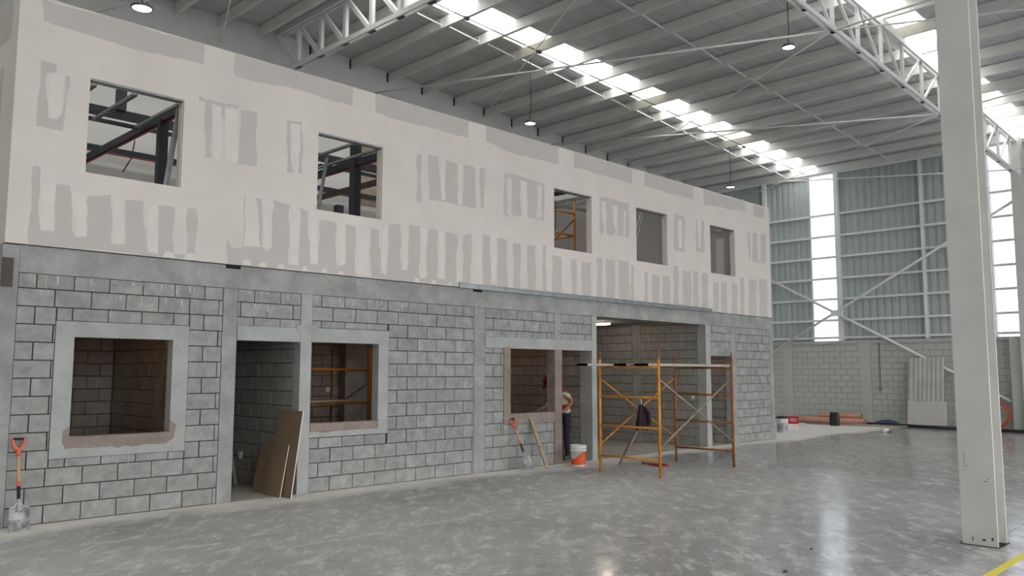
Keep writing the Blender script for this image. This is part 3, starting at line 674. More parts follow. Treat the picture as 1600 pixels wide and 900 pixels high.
# ---- foreground column
sc_ = thing('steel_column', 'big off-white steel column standing on the floor at right, scuffed near its foot', 'column', kind='structure')
MB().box(9.11, 9.135, -7.835, -7.52, .0, 8.58).build('front_flange', COLP, sc_)
MB().box(9.405, 9.43, -7.835, -7.52, .0, 8.58).build('rear_flange', COLP, sc_)
MB().box(9.135, 9.405, -7.69, -7.665, .0, 8.58).build('web', COLP, sc_)
MB().box(9.09, 9.45, -7.85, -7.50, .0005, .004).build('base_joint', MORTAR, sc_)
for y0_, z0_, w_, h_ in ((-7.575, .78, .003, .12), (-7.60, .76, .04, .004), (-7.58, .90, .02, .003), (-7.77, .62, .03, .006), (-7.79, .64, .012, .008), (-7.60, .6, .006, .01), (-7.70, .12, .005, .01), (-7.62, .04, .01, .04), (-7.73, .05, .03, .02), (-7.8, .06, .02, .03)):
    MB().box(9.1088, 9.111, y0_, y0_ + w_, z0_, z0_ + h_).build('scuff_mark', HOUS, sc_)
MB().box(7.3, 28, -8.13, -8.06, 0, .002).build('floor_tape', YELLOW, None, label='yellow tape line on the floor at the bottom right corner', cat='tape')

# ================================================================== UPPER FLOOR STEEL
def steel(label, parts):
    t = thing('steelwork', label, 'steelwork')
    for nm, a, b, wx, wz, ma in parts:
        MB().bar(a, b, wx, wz, ma and 0).build(nm, ma, t)
    return t
steel('dark steel post and beams with red pipe behind the first upper hole', [
    ('post', (4.97, 2.2, 3.07), (4.97, 2.2, 5.5), .13, .13, STEEL_D), ('stub', (4.97, 4.0, 6.05), (4.97, 4.0, 6.42), .14, .14, STEEL_D),
    ('beam', (2.6, 4.05, 6.0), (8.2, 4.05, 6.0), .1, .15, STEEL_D), ('beam', (4.97, .25, 5.52), (4.97, 6.9, 5.52), .09, .12, STEEL_D),
    ('beam', (2.6, 3.3, 5.62), (8.3, 3.3, 5.62), .08, .05, STEEL_D), ('beam', (2.6, 6.6, 6.02), (10.3, 6.6, 6.02), .08, .1, STEEL_D),
    ('red_pipe', (4.97, .4, 5.44), (4.97, 6.8, 5.44), .022, .022, RED), ('red_pipe', (2.6, 6.5, 5.92), (10.3, 6.5, 5.92), .022, .022, RED)])
steel('dark steel post and beams behind the second upper hole', [
    ('post', (8.48, 2.2, 3.07), (8.48, 2.2, 5.80), .15, .15, STEEL_D), ('beam', (8.48, .25, 5.47), (8.48, 6.9, 5.47), .09, .12, STEEL_D),
    ('beam', (8.35, 4.05, 6.0), (11.6, 4.05, 6.0), .1, .15, STEEL_D), ('beam', (8.4, 3.3, 5.62), (11.6, 3.3, 5.62), .08, .05, STEEL_D),
    ('beam', (10.4, 6.6, 6.02), (14.5, 6.6, 6.02), .08, .1, STEEL_D), ('beam', (10.47, .3, 5.79), (10.47, 6.9, 5.79), .08, .12, STEEL_B),
    ('red_pipe', (8.48, .4, 5.39), (8.48, 6.8, 5.39), .022, .022, RED), ('red_pipe', (10.4, 6.5, 5.92), (14.5, 6.5, 5.92), .022, .022, RED),
    ('post', (10.1, 5.2, 3.07), (10.1, 5.2, 5.35), .16, .16, STEEL_D)])
steel('thin grey steel roof grid behind the third upper hole', [
    ('beam', (11.6, 2.0, 5.45), (15.2, 2.0, 5.45), .06, .06, GALV), ('beam', (11.6, 3.4, 5.75), (15.2, 3.4, 5.75), .06, .06, GALV),
    ('beam', (12.4, .3, 5.3), (12.4, 6, 5.3), .06, .08, STEEL_D), ('beam', (13.6, .3, 5.45), (13.6, 6, 5.45), .05, .06, GALV), ('beam', (14.6, .3, 5.6), (14.6, 6, 5.6), .05, .06, GALV),
    ('post', (15.1, 1.5, 3.07), (15.1, 1.5, 5.6), .06, .06, GALV)])
def stud(label, a, b, w_=.05):
    t = thing('metal_stud', label, 'metal stud')
    d = (Vector(b) - Vector(a))
    MB().bar(a, b, w_, .006).build('web', GALV, t)
    sd = d.normalized().cross(Vector((0, 0, 1)) if abs(d.normalized().z) < .9 else Vector((0, 1, 0))).normalized() * (w_ / 2)
    for s in (-1, 1): MB().bar(Vector(a) + sd * s, Vector(b) + sd * s, .006, .035).build('flange', GALV, t)
    return t
stud('grey metal stud leaning steeply inside the first upper hole', (4.28, .3, 4.02), (4.36, .15, 5.1), .06)
stud('left of the two ceiling studs running back from the first upper hole', (3.78, .1, 5.11), (3.78, 1.55, 5.11))
stud('right of the two ceiling studs running back from the first upper hole', (4.33, .1, 5.11), (4.33, 1.5, 5.11))
stud('short stud end at the top left corner of the first upper hole', (3.3, .1, 5.11), (3.3, .6, 5.11))
stud('ceiling stud crossing the upper left of the second upper hole', (7.0, .1, 5.12), (7.0, 2.0, 5.12))
stud('ceiling stud running back from the top right corner of the second upper hole', (7.44, .1, 5.12), (7.44, 2.2, 5.12))
stud('pale metal stud leaning at the left side of the second upper hole', (6.94, 1.0, 4.0), (7.12, 1.0, 5.1), .04)
stud('metal stud leaning in the left half of the fourth upper hole', (14.08, .25, 3.95), (14.52, .2, 5.13), .08)
stud('thin stud crossing the top of the last upper hole', (16.95, .8, 5.2), (17.7, .15, 5.12), .03)
hw = thing('hanging_wire', 'dark wire hanging down inside the first upper hole', 'wire'); MB().tube([(4.97, 3.3, 5.4), (4.93, 3.3, 5.1), (4.8, 3.28, 4.85)], .01, 6).build('wire', BLACKR, hw)
hw = thing('hanging_wire', 'dark looped wire hanging inside the third upper hole', 'wire'); MB().tube([(11.9, .6, 5.3), (12.15, .6, 5.1), (12.2, .62, 4.8), (12.15, .6, 4.5)], .008, 6).build('wire', BLACKR, hw)

# ================================================================== LAMPS
def high_bay(x, y, z, ztop, label, r=.135, tilt=0.):
    t = thing('high_bay_light', label, 'lamp', (x, y, z), group='hanging high bay lamps')
    MB().lathe([(.0, .075), (.05, .075), (.06, .05), (r * .75, .04), (r, .02), (r, -.01), (r * .9, -.015), (r * .86, .0)], n=28).build('housing', HOUS, t)
    MB().lathe([(r * .87, -.004), (r * .5, -.010), (.001, -.012)], n=28).build('lens', LENS, t)
    for k in range(10):
        a = k * .628
        MB().box(.055, r * .8, -.003, .003, .035, .062).build('cooling_fin', HOUS, t, rotz=a)
    MB().tube([(-.025, 0, .07), (-.02, 0, .12), (.02, 0, .12), (.025, 0, .07)], .006, 6).build('hook', HOUS, t)
    h = ztop - z
    MB().tube([(0, 0, .11), (-.03, .0, .2), (.035, 0, .34), (.02, 0, .5 * h), (0, 0, h)], .009, 6).build('cord', BLACKR, t)
    return t
high_bay(13.9, 2.95, 7.57, zb(13.8), 'round lit lamp hanging just above the middle of the plasterboard top edge')
high_bay(23.23, 3.03, 7.55, zb(23.2), 'round lit lamp hanging before the far cladding, beyond the plasterboard wall end')
high_bay(15.37, -2.86, 8.22, zb(15.37), 'round lit lamp hanging below the top right of the roof, left of the column')
high_bay(4.93, 3.16, 7.58, zb(4.9), 'round lit lamp at the very top left corner', r=.17)
tl = thing('tube_light', 'short lit tube lamp on the ceiling inside the wide opening', 'lamp', (15.24, 2.0, 2.80))
MB().box(-.03, .03, -.35, .35, .02, .06).build('batten', WHITEPL, tl); MB().tube([(0, -.33, 0), (0, .33, 0)], .022, 10).build('tube', TUBE, tl)

WARM = mat('added_warm_bulb', (255, 214, 160), .4, emit=70., ecol=(255, 190, 130))
def bulb(x, y, label):  # unseen bulbs added to warm and brighten the dim ground-floor rooms
    t = thing('added_bulb_light', label, 'lamp', (x, y, 2.58))
    MB().lathe([(.001, -.06), (.03, -.045), (.036, -.015), (.022, .02), (.014, .04)], n=16).build('bulb', WARM, t)
    MB().lathe([(.018, .035), (.02, .05), (.02, .09), (.012, .1), (.001, .1)], n=12).build('holder', BLACKR, t)
    MB().tube([(0, 0, .09), (.005, 0, .28)], .004, 6).build('cord', BLACKR, t)
bulb(3.7, 1.2, 'unseen bare bulb added to light the room behind the first window')
bulb(7.6, 1.0, 'unseen bare bulb added to light the room with the inner scaffold')
bulb(10.9, 2.2, 'unseen bare bulb added to light the room with the worker')
bulb(17.3, 1.2, 'unseen bare bulb added for light inside the narrow doorway near the far corner')
# ================================================================== SCAFFOLDS
def scaffold(name, label, xa, xb, yr, yf, h, ma, mb):
    t = thing(name, label, 'scaffold')
    zr = (.28, .78, 1.27, 1.76)
    for x, ma_ in ((xa, ma), (xb, mb)):
        for y in (yr, yf):
            o = MB().tube([(x, y, 0), (x, y, h - .13)], .024, 10).build('upright', ma_, t)
            MB().tube([(x, y, h - .14), (x, y, h), (x, y, h + .02)], [.017, .015, .004], 8).build('coupling_pin', RUST, o)
            for z in (.45, 1.57):
                MB().bar((x, y, z), (x + (.05 if x == xb else -.05), y, z), .012, .012).build('brace_stud', RUST, o)
        for z in zr:
            MB().tube([(x, yr, z), (x, yf, z)], .018, 8).build('rung', ma_, t)
    for y, mm in ((yf, BARE), (yr, ma)):
        MB().tube([(xa, y, 1.57), (xb, y, .45)], .013, 6).build('cross_brace', mm, t)
        MB().tube([(xa, y + .02, .45), (xb, y + .02, 1.57)], .013, 6).build('cross_brace', mm, t)
    return t
scaffold('scaffold', 'orange tube scaffold tower standing before the wide opening', 11.15, 13.42, -1.31, -2.52, 2.03, ORANGE, RUST)
for k, (x0, x1, y, w_, z, lb, ma) in enumerate((
        (10.45, 13.3, -1.5, .24, 1.782, 'longest scaffold plank, its pale end sticking out left of the orange tower', PLANK),
        (11.0, 13.60, -1.86, .26, 1.782, 'middle grey plank on top of the orange scaffold tower', WOOD_G),
        (11.05, 13.58, -2.25, .28, 1.782, 'front grey plank on top of the orange scaffold tower', PLANK))):
    t = thing('scaffold_plank', lb, 'plank', group='planks on the orange scaffold')
    MB().box(x0, x1, y - w_ / 2, y + w_ / 2, z, z + .04).build('board', ma, t)
    for xx in (x0, x1 - .06): MB().box(xx, xx + .06, y - w_ / 2 - .002, y + w_ / 2 + .002, z - .002, z + .042).build('end_band', PLANK if k != 1 else GALV, t)
s2 = thing('scaffold', 'orange scaffold frame inside the room behind the second window', 'scaffold')
for y in (1.7, 2.9): MB().tube([(8.54, y, 0), (8.54, y, 2.1)], .03 if y < 2 else .02, 10).build('upright', ORANGE if y < 2 else RUST, s2)
MB().tube([(6.5, 1.7, 0), (6.5, 1.7, 2.1)], .03, 10).build('upright', ORANGE, s2)
MB().tube([(8.54, 1.7, 1.5), (8.54, 2.9, 1.0)], .012, 6).build('cross_brace', BARE, s2)
MB().tube([(6.5, 1.7, 1.72), (8.54, 1.7, 1.71)], .022, 8).build('side_rail', ORANGE, s2)
MB().tube([(6.5, 1.7, 1.16), (8.54, 1.7, 1.15)], .022, 8).build('side_rail', ORANGE, s2)
t = thing('scaffold_plank', 'pale board lying on the rail inside the second window opening', 'plank'); MB().box(6.6, 8.05, 1.5, 1.95, 1.185, 1.215).build('board', PLANK, t)
t = thing('scaffold', 'orange scaffold frame standing on the upper floor behind the third hole', 'scaffold')
for y in (1.2, 2.2): MB().tube([(13.45, y, 3.065), (13.45, y, 5.37)], .03, 10).build('upright', ORANGE, t)
MB().tube([(12.3, 1.2, 3.065), (12.3, 1.2, 5.1)], .03, 10).build('upright', ORANGE, t)
for z in (5.08, 4.6, 3.7): MB().tube([(12.3, 1.2, z), (13.45, 1.2, z)], .022, 8).build('rung', ORANGE, t)
MB().tube([(12.75, 1.2, 4.39), (13.42, 1.2, 4.95)], .015, 6).build('cross_brace', RUST, t)
MB().tube([(13.45, 1.2, 4.6), (13.45, 2.2, 4.6)], .022, 8).build('rung', ORANGE, t)

# jacket on the scaffold brace
b = MB(); n = 22; rows = 9
vs = []
for j in range(rows):
    q = j / (rows - 1); z = 1.10 - .42 * q
    for k in range(n):
        a = 2 * math.pi * k / n
        rr = (.04 + .09 * q ** .6) * (1 + .22 * math.sin(5 * a + 1) * q + .12 * math.sin(9 * a + q * 4))
        vs.append((12.25 + rr * 1.05 * math.cos(a) + .03 * q, -1.36 + rr * .5 * math.sin(a), z + .035 * math.sin(3 * a + 2) * q))
fs = [(j * n + k, j * n + (k + 1) % n, (j + 1) * n + (k + 1) % n, (j + 1) * n + k) for j in range(rows - 1) for k in range(n)] + [tuple(range(n))]
b.add(vs, [f[::-1] for f in fs], 0, True)
jk = thing('jacket', 'dark purple jacket hanging from the crossing scaffold braces', 'jacket')
b.build('body', CLOTH, jk)
for sx in (-1, 1):
    MB().tube([(12.25 + sx * .05, -1.39, 1.05), (12.25 + sx * .12, -1.42, .95), (12.25 + sx * .15, -1.42, .82), (12.25 + sx * .13, -1.41, .72)], [.03, .045, .042, .036], 10).build('sleeve', CLOTH, jk)
MB().tube([(12.25, -1.36, 1.08), (12.27, -1.36, 1.16), (12.25, -1.34, 1.2)], .008, 6).build('cord', WHITEPL, jk)

t = thing('timber_pole', 'grey timber length leaning under the orange scaffold tower', 'timber'); MB().bar((12.11, -.98, .02), (12.62, -1.24, 1.0), .06, .04).build('pole', WOOD_G, t)
t = thing('hose', 'red hose loop lying on the floor under the scaffold', 'hose')
MB().tube([(12.75, -1.0, .015), (12.6, -1.3, .015), (12.5, -1.55, .015), (12.62, -1.68, .015), (12.78, -1.5, .015), (12.72, -1.2, .015), (12.62, -1.1, .015)], .014, 8).build('hose', HOSER, t)

# ================================================================== SHOVELS
def shovel(label, foot, top, side, dirty=0):
    """square shovel leaning back: blade foot on the floor, D grip at the top"""
    t = thing('shovel', label, 'shovel')
    f = Vector(foot); e = Vector(top); ax = (e - f).normalized(); sd = Vector(side).normalized(); sd = (sd - ax * sd.dot(ax)).normalized(); nr = sd.cross(ax)
    if nr.y > 0: nr = -nr
    L_ = (e - f).length; P = lambda u, v, w_=0: f + ax * u + sd * v + nr * w_
    bl = .25; hw_ = .105
    b = MB(); nx = 8; nz = 6; vs = []
    for j in range(nz + 1):
        for i in range(nx + 1):
            v = -1 + 2 * i / nx; u = bl * j / nz
            wd = hw_ * (1 - .10 * (j / nz)) ; vs.append(P(u, v * wd, .028 * (v * v) - .02 * (1 - j / nz) + (.012 if j == nz else 0)))
    N_ = len(vs); vs += [x - nr * .004 for x in vs]
    fs = [(j * (nx + 1) + i, j * (nx + 1) + i + 1, (j + 1) * (nx + 1) + i + 1, (j + 1) * (nx + 1) + i) for j in range(nz) for i in range(nx)]
    b.add(vs, fs[nx * 3:] + [tuple(x + N_ for x in reversed(q)) for q in fs], 0, True)
    b.f += [tuple(q) for q in fs[:nx * 3]]; b.mi += [1] * (nx * 3); b.sm += [True] * (nx * 3)
    bd = b.build('blade', [BLADE, DIRTY], t)
    MB().tube([P(bl - .04, 0, .0), P(bl + .03, 0, .004), P(bl + .09, 0, .004)], [.034, .022, .018], 10).build('socket', BLADE, bd)
    for s in (-1, 1): MB().tube([P(bl, s * hw_ * .9, .02), P(bl + .01, s * hw_ * .4, .008), P(bl + .06, s * .012, .006)], .005, 6).build('rolled_step', WHITEPL if not dirty else BLADE, bd)
    MB().tube([P(bl + .07, 0), P(bl + .23, 0)], .0175, 10).build('ferrule', BLACKR, t)
    MB().tube([P(bl + .225, 0), P(bl + .27, 0)], .021, 10).build('collar', ORPL, t)
    MB().tube([P(bl + .265, 0), P(L_ - .17, 0)], .016, 10).build('shaft', SHAFT, t)
    gp = MB().tube([P(L_ - .19, 0), P(L_ - .13, 0), P(L_ - .115, 0)], [.018, .021, .02], 10)
    pts = [P(L_ - .12, 0)]
    for s in (1, -1):
        gp.tube([P(L_ - .125, 0), P(L_ - .105, s * .03), P(L_ - .07, s * .05), P(L_ - .03, s * .056), P(L_, s * .052)], [.017, .016, .014, .013, .012], 8)
    g = gp.build('d_handle', ORPL, t)
    MB().tube([P(L_ - .005, -.052), P(L_ - .005, .052)], .014, 10).build('grip', BLACKR, g)
    return t
shovel('orange-handled square shovel leaning on the wall at the far left corner', (2.66, -.33, .0), (2.68, -.04, .95), (1, .0, 0))
shovel('orange-handled square shovel leaning below the worker\'s window', (10.44, -.33, .0), (10.30, -.04, .87), (1, 0, 0), 1)
t = thing('timber_plank', 'narrow timber plank leaning on the wall beside the second shovel', 'plank')
MB().bar((10.82, -.39, .015), (10.78, -.03, .86), .075, .025, upv=(0, -1, 0)).build('board', WOOD, t)

# ================================================================== LEANING BOARDS IN THE DOORWAY
def board(label, bot, topx, z, y0, y1, t0, t1, th=.013):
    """sheet leaning towards +x: bottom edge at x=bot between y0..y1, top at x=topx between t0..t1 at height z"""
    B = [(bot, y0, 0), (bot, y1, 0)]; T = [(topx, t0, z), (topx, t1, z)]
    n = (Vector(T[0]) - Vector(B[0])).cross(Vector(B[1]) - Vector(B[0])).normalized()
    if n.x > 0: n = -n
    A = [Vector(v) for v in (B[0], B[1], T[1], T[0])]; C_ = [v - n * th for v in A]
    b = MB(); b.add(A, [(0, 1, 2, 3)], 0); b.add(C_, [(3, 2, 1, 0)], 0)
    for i in range(4):
        j = (i + 1) % 4; b.add([A[i], A[j], C_[j], C_[i]], [(0, 1, 2, 3)], 1)
    return b.build('plasterboard_sheet', [KRAFT, GYP], None, label=label, cat='board', group='boards leaning in the doorway')
board('tallest brown board leaning in the left doorway, its white edge to the right', 5.86, 6.10, 1.14, -.32, .32, -.17, .47)
board('short brown board in front of the tallest one in the left doorway', 5.80, 5.98, .68, -.14, .30, -.03, .40)
board('hindmost short brown board deepest in the left doorway', 5.84, 6.02, .68, .26, .70, .36, .79)

# ================================================================== BUCKETS AND FLOOR ITEMS
def bucket(label, x, y, lab, r=.145, h=.37, diag=True, rot=0.):
    t = thing('bucket', label, 'bucket', (x, y, 0), rot)
    pr = [(.001, 0), (r * .86, 0), (r * .88, .01), (r * .97, h * .72), (r * 1.04, h * .73), (r * 1.04, h * .77), (r * .98, h * .78), (r * .99, h * .86), (r * 1.03, h * .87), (r * 1.03, h * .89),
          (r, h * .9), (r * 1.02, h), (r * .97, h), (r * .93, h * .5), (r * .84, .02), (.001, .02)]
    MB().lathe(pr, n=32).build('pail', WHITEPL, t)
    n = 40; vs = []; b = MB()
    for k in range(n + 1):
        a = 2 * math.pi * k / n; q = k / n
        hi = h * (.34 + .36 * (.5 - .5 * math.cos(min(max((a % 6.2832 - 2.9) / 1.7, 0), 1) * math.pi))) if diag else h * .62
        for z in (h * .06, hi):
            rr = r * (.882 + .092 * z / (h * .72)) + .0015; vs.append((rr * math.cos(a), rr * math.sin(a), z))
    b.add(vs, [(2 * k, 2 * k + 2, 2 * k + 3, 2 * k + 1) for k in range(n)], 0, True); b.build('label_print', lab, t)
    MB().tube([(r * 1.02 * math.cos(a), r * 1.02 * math.sin(a), h * .84 - .16 * abs(math.sin(a * .5 + .78)) ** 2) for a in [math.pi * k / 12 - 2.2 for k in range(13)]], .003, 5).build('bail_handle', GALV, t)
    return t
bk = bucket('white bucket with orange label standing in front of the worker\'s doorway', 11.62, -.42, LABELO, rot=.1)
cu = bpy.data.curves.new('digit_print', 'FONT'); cu.body = '2'; cu.size = .085; cu.extrude = .001; cu.materials.append(LABELP)
tmp = bpy.data.objects.new('digit_tmp', cu); COL.objects.link(tmp)
d2 = link('digit_print', bpy.data.meshes.new_from_object(tmp.evaluated_get(bpy.context.evaluated_depsgraph_get())), bk)
bpy.data.objects.remove(tmp)
d2.matrix_basis = Matrix.Rotation(-1.9 - .1, 4, 'Z') @ Matrix.Translation((.1365, -.02, .19)) @ Matrix.Rotation(math.pi / 2, 4, 'Z') @ Matrix.Rotation(math.pi / 2, 4, 'X')
bucket('white bucket with purple label half hidden behind the far building corner', 22.05, .92, LABELP, r=.16, h=.4, diag=False)
MB().lathe([(.001, .4), (.17, .4), (.17, .43), (.12, .46), (.001, .46)], n=20).build('lid_lump', BLACKB, bpy.data.objects['bucket.001'])
t = thing('cement_box', 'red and white carton on the floor before the terracotta pipes', 'carton', (23.5, 1.3, 0), .4); t.scale = (.7, .7, .75)
MB().box(-.13, .13, -.2, .2, 0, .22).build('lower_box', WHITEPL, t); MB().box(-.132, .132, -.21, .21, .222, .52).build('upper_box', REDC, t)
for z in (.40, .33): MB().box(-.1335, -.131, -.12, .12, z, z + .025).build('print_band', WHITEPL, t)
t = thing('sack', 'black upright sack standing in front of the terracotta pipes', 'sack', (26.1, 1.2, 0), .3); t.scale = (.66, .66, .8)
b = MB(); vs = []; n = 16
for j, (z, s) in enumerate(((0, .9), (.04, 1.), (.2, 1.04), (.38, .98), (.48, .9), (.52, .8))):
    for k in range(n):
        a = 2 * math.pi * k / n; e = 1 / max(abs(math.cos(a)), abs(math.sin(a))) ** .8
        vs.append((.12 * s * e * math.cos(a) * (1 + .05 * math.sin(3 * a + j)), .22 * s * e * math.sin(a) * (1 + .04 * math.sin(5 * a + j)), z))
b.add(vs, [(j * n + k, j * n + (k + 1) % n, (j + 1) * n + (k + 1) % n, (j + 1) * n + k) for j in range(5) for k in range(n)], 0, True).add(vs[-n:], [tuple(range(n))]).build('bag', BLACKB, t)
MB().box(-.135, .1, -.2, .2, .50, .53).build('folded_top', HOUS, t)
def pipe(label, x, y0, y1, z, r=.09):
    t = thing('clay_pipe', label, 'pipe'); b = MB()
    n = 20
    for q, flip in ((r, 0), (r - .008, 1)):
        vs = [(x + q * math.cos(2 * math.pi * k / n), yy, z + q * math.sin(2 * math.pi * k / n)) for yy in (y0, y1) for k in range(n)]
        f = [(k, (k + 1) % n, (k + 1) % n + n, k + n) for k in range(n)]
        b.add(vs, f if flip else [g[::-1] for g in f], 0, True)
    for yy in (y0, y1):
        vs = [(x + q * math.cos(2 * math.pi * k / n), yy, z + q * math.sin(2 * math.pi * k / n)) for q in (r, r - .008) for k in range(n)]
        f = [(k, (k + 1) % n, (k + 1) % n + n, k + n) for k in range(n)]; b.add(vs, f if yy == y1 else [g[::-1] for g in f])
    b.build('pipe_wall', TERRA, t)
    bo = MB().lathe([(r * .97, 0), (.001, 0)], n=16).build('bore_shade', DARK, t)  # dark disc paints the shade inside the pipe
    o = bo; o.matrix_basis = Matrix.Translation((x, y0 + .12, z)) @ Matrix.Rotation(math.pi / 2, 4, 'X')
    return t
pipe('longer terracotta pipe on the floor along the far block wall', 27.45, .78, 3.6, .095)
pipe('upper terracotta pipe behind the longer one at the far wall', 27.64, .95, 2.4, .24, r=.08)
MB().box(27.55, 27.75, 1.1, 2.2, 0, .155).build('timber_bearer', WOOD_G, None, label='weathered timber bearer under the upper terracotta pipe', cat='timber')
for i, (xa, ya, xb, yb, r, ma, lb) in enumerate((
        (26.9, 3.3, 26.7, -.8, .03, WOOD_G, 'long grey timber strip on the floor before the terracotta pipes'),
        (27.1, 3.0, 26.9, .2, .025, BLACKB, 'thin black tube on the floor close to the terracotta pipes'),
        (27.15, .6, 26.7, -2.6, .05, BLACKB, 'thick black tube on the floor before the leaning sheets'),
        (26.4, 2.3, 26.5, -.5, .022, WOOD, 'pale thin lath on the floor before the long grey strip'),
        (26.8, -2.7, 26.9, -5.2, .045, BLACKB, 'black tube on the floor to the right of the steel column'))):
    t = thing('floor_tube', lb, 'tube', group='lengths lying by the far wall'); MB().tube([(xa, ya, r), (xb, yb, r)], r, 10).build('length', ma, t)
t = thing('tape_roll', 'small white roll lying alone on the open floor', 'roll', (24.4, -1.0, 0))
MB().lathe([(.05, 0), (.1, 0), (.1, .1), (.05, .1), (.05, 0)], n=20).build('roll', WHITEPL, t)
MB().box(-.09, .05, -.16, -.08, 0, .02).build('loose_end', BLACKB, t)
t = thing('rag', 'blue rag bundle on the floor by the leaning corrugated sheet', 'cloth', (27.5, .1, 0))
MB().lathe([(.001, .2), (.1, .19), (.2, .14), (.26, .06), (.25, .0)], n=14).build('bundle', BLUE, t); t.scale = (.6, 1.6, .9)
o = link('corrugated_sheet', ribbed(2.16, 1.05, .13, .03, 'corrugated_sheet', mat('old_sheet', (196, 198, 195), .5, metal=.1, noise=(2, .12))), None,
         label='corrugated grey sheet leaning upright against the far block wall', cat='sheet')
o.rotation_euler = (-.16, 0, -math.pi / 2); o.location = (27.42, -.56, .02)
b = MB(); b.hexa([(27.30, -.60, 0), (27.30, -1.74, 0), (27.315, -1.74, 0), (27.315, -.60, 0)], [(27.40, -.60, .80), (27.40, -1.74, .79), (27.415, -1.74, .79), (27.415, -.60, .80)])
b.build('board_sheet', mat('pale_board', (196, 192, 186), .8, noise=(2, .03)), None, label='pale board leaning in front of the corrugated sheet', cat='board')
t = thing('hose_coil', 'orange hose coil hanging on the far wall right of the steel column', 'hose')
for k in range(4):
    MB().tube([(27.55 - .03 * k, -3.02 + (.40 - .02 * k) * math.cos(a), .46 + (.40 - .02 * k) * math.sin(a)) for a in [2 * math.pi * i / 32 for i in range(33)]], .013, 8, cap=False).build('loop', HOSE, t)
t = thing('rag', 'blue scrap on the floor at the right edge beside the hose coil', 'cloth', (27.2, -3.9, 0))
MB().lathe([(.001, .14), (.08, .12), (.12, .05), (.12, .0)], n=12).build('bundle', BLUE, t)
for i, (x, y, sx, sy) in enumerate(((6.72, -6.85, .05, .03), (7.75, -6.6, .03, .02))):
    t = thing('debris_scrap', ('dark folded scrap on the floor below the bright reflection', 'tiny dark chip on the floor right of the folded scrap')[i], 'scrap')
    b = MB(); b.hexa([(x, y, 0), (x + sx, y, 0), (x + sx, y + sy, 0), (x, y + sy, 0)], [(x + .005, y, .012), (x + sx * .8, y + .004, .022), (x + sx * .7, y + sy, .006), (x, y + sy * .8, .004)]).build('chip', BLACKB, t)

# sockets on the inner walls
def plate(label, X, y, z, w_=.07, h_=.11):
    t = thing('socket_plate', label, 'socket'); MB().box(X - .016, X - .002, y - w_ / 2, y + w_ / 2, z - h_ / 2, z + h_ / 2).build('plate', SOCK, t)
    MB().box(X - .019, X - .015, y - w_ * .2, y + w_ * .2, z - h_ * .25, z + h_ * .25).build('rocker', WHITEPL, t)
plate('white switch plate on the block wall inside the wide opening', 16.64, .35, 1.12)
plate('small socket box low on the wall inside the left doorway', 6.13, 1.62, .42, .1, .1)
t = thing('socket_plate', 'small socket box on the dark wall behind the second window', 'socket'); MB().box(8.95, 9.05, 3.745, 3.76, 1.28, 1.38).build('plate', SOCK, t)
t = thing('timber_brace', 'slanting timber propped in the corner inside the left doorway', 'timber'); MB().bar((6.0, 1.5, .0), (6.1, 2.3, 1.55), .05, .03).build('pole', WOOD_G, t)

# ================================================================== WORKER
def skin_body(name, verts, edges, radii, ma, parent, root=0, sub=2, mats=None):
    me = bpy.data.meshes.new(name); me.from_pydata(verts, edges, []); 
    o = link(name, me, parent)
    md = o.modifiers.new('skin', 'SKIN'); md.use_smooth_shade = True
    lay = me.skin_vertices[0].data if me.skin_vertices else None
    if lay is None:
        bm = bmesh.new(); bm.from_mesh(me); bm.verts.layers.skin.verify(); bm.to_mesh(me); bm.free(); lay = me.skin_vertices[0].data
    for i, r in enumerate(radii):
        lay[i].radius = r if isinstance(r, tuple) else (r, r); lay[i].use_root = (i == root)
    s = o.modifiers.new('subdiv', 'SUBSURF'); s.levels = sub; s.render_levels = sub
    dg = bpy.context.evaluated_depsgraph_get()
    m2 = bpy.data.meshes.new_from_object(o.evaluated_get(dg)); o.modifiers.clear(); o.data = m2
    for x in (mats or [ma]): m2.materials.append(x)
    return o
pr = thing('person', 'worker in red and cream shirt, dark trousers and red cap, bent over the window ledge', 'person', (12.13, .40, 0))
# faces -x, leaning forward; local coordinates
V = [(0.02, 0, .88), (-.02, 0, 1.02), (-.08, 0, 1.16), (-.17, 0, 1.30), (-.23, 0, 1.36), (-.33, 0, 1.42), (-.40, -.01, 1.47), (-.43, -.01, 1.54),   # pelvis .. neck, head
     (-.17, -.17, 1.31), (.0, -.25, 1.12), (-.17, -.20, .95), (-.24, -.18, .93),            # near arm, elbow out
     (-.17, .17, 1.31), (-.2, .22, 1.08), (-.42, .14, .99), (-.50, .12, .98),                                     # far arm
     (.03, -.09, .84), (.0, -.10, .46), (.03, -.10, .08), (-.10, -.11, .035),                # near leg
     (.03, .09, .84), (-.04, .10, .46), (.06, .10, .08), (-.07, .11, .035)]
E_ = [(0, 1), (1, 2), (2, 3), (3, 4), (4, 5), (5, 6), (6, 7), (3, 8), (8, 9), (9, 10), (10, 11), (3, 12), (12, 13), (13, 14), (14, 15), (0, 16), (16, 17), (17, 18), (18, 19), (0, 20), (20, 21), (21, 22), (22, 23)]
RR = [(.13, .15), (.12, .14), (.125, .155), (.11, .16), (.06, .075), (.05, .05), (.082, .09), (.07, .075), .065, .045, .034, .03, .065, .045, .034, .03, .09, .064, .05, .042, .09, .064, .05, .042]
body = skin_body('body', V, E_, RR, None, pr, 0, 2, [SHIRT, SKIN, TROUS, BOOT, SHIRT2])
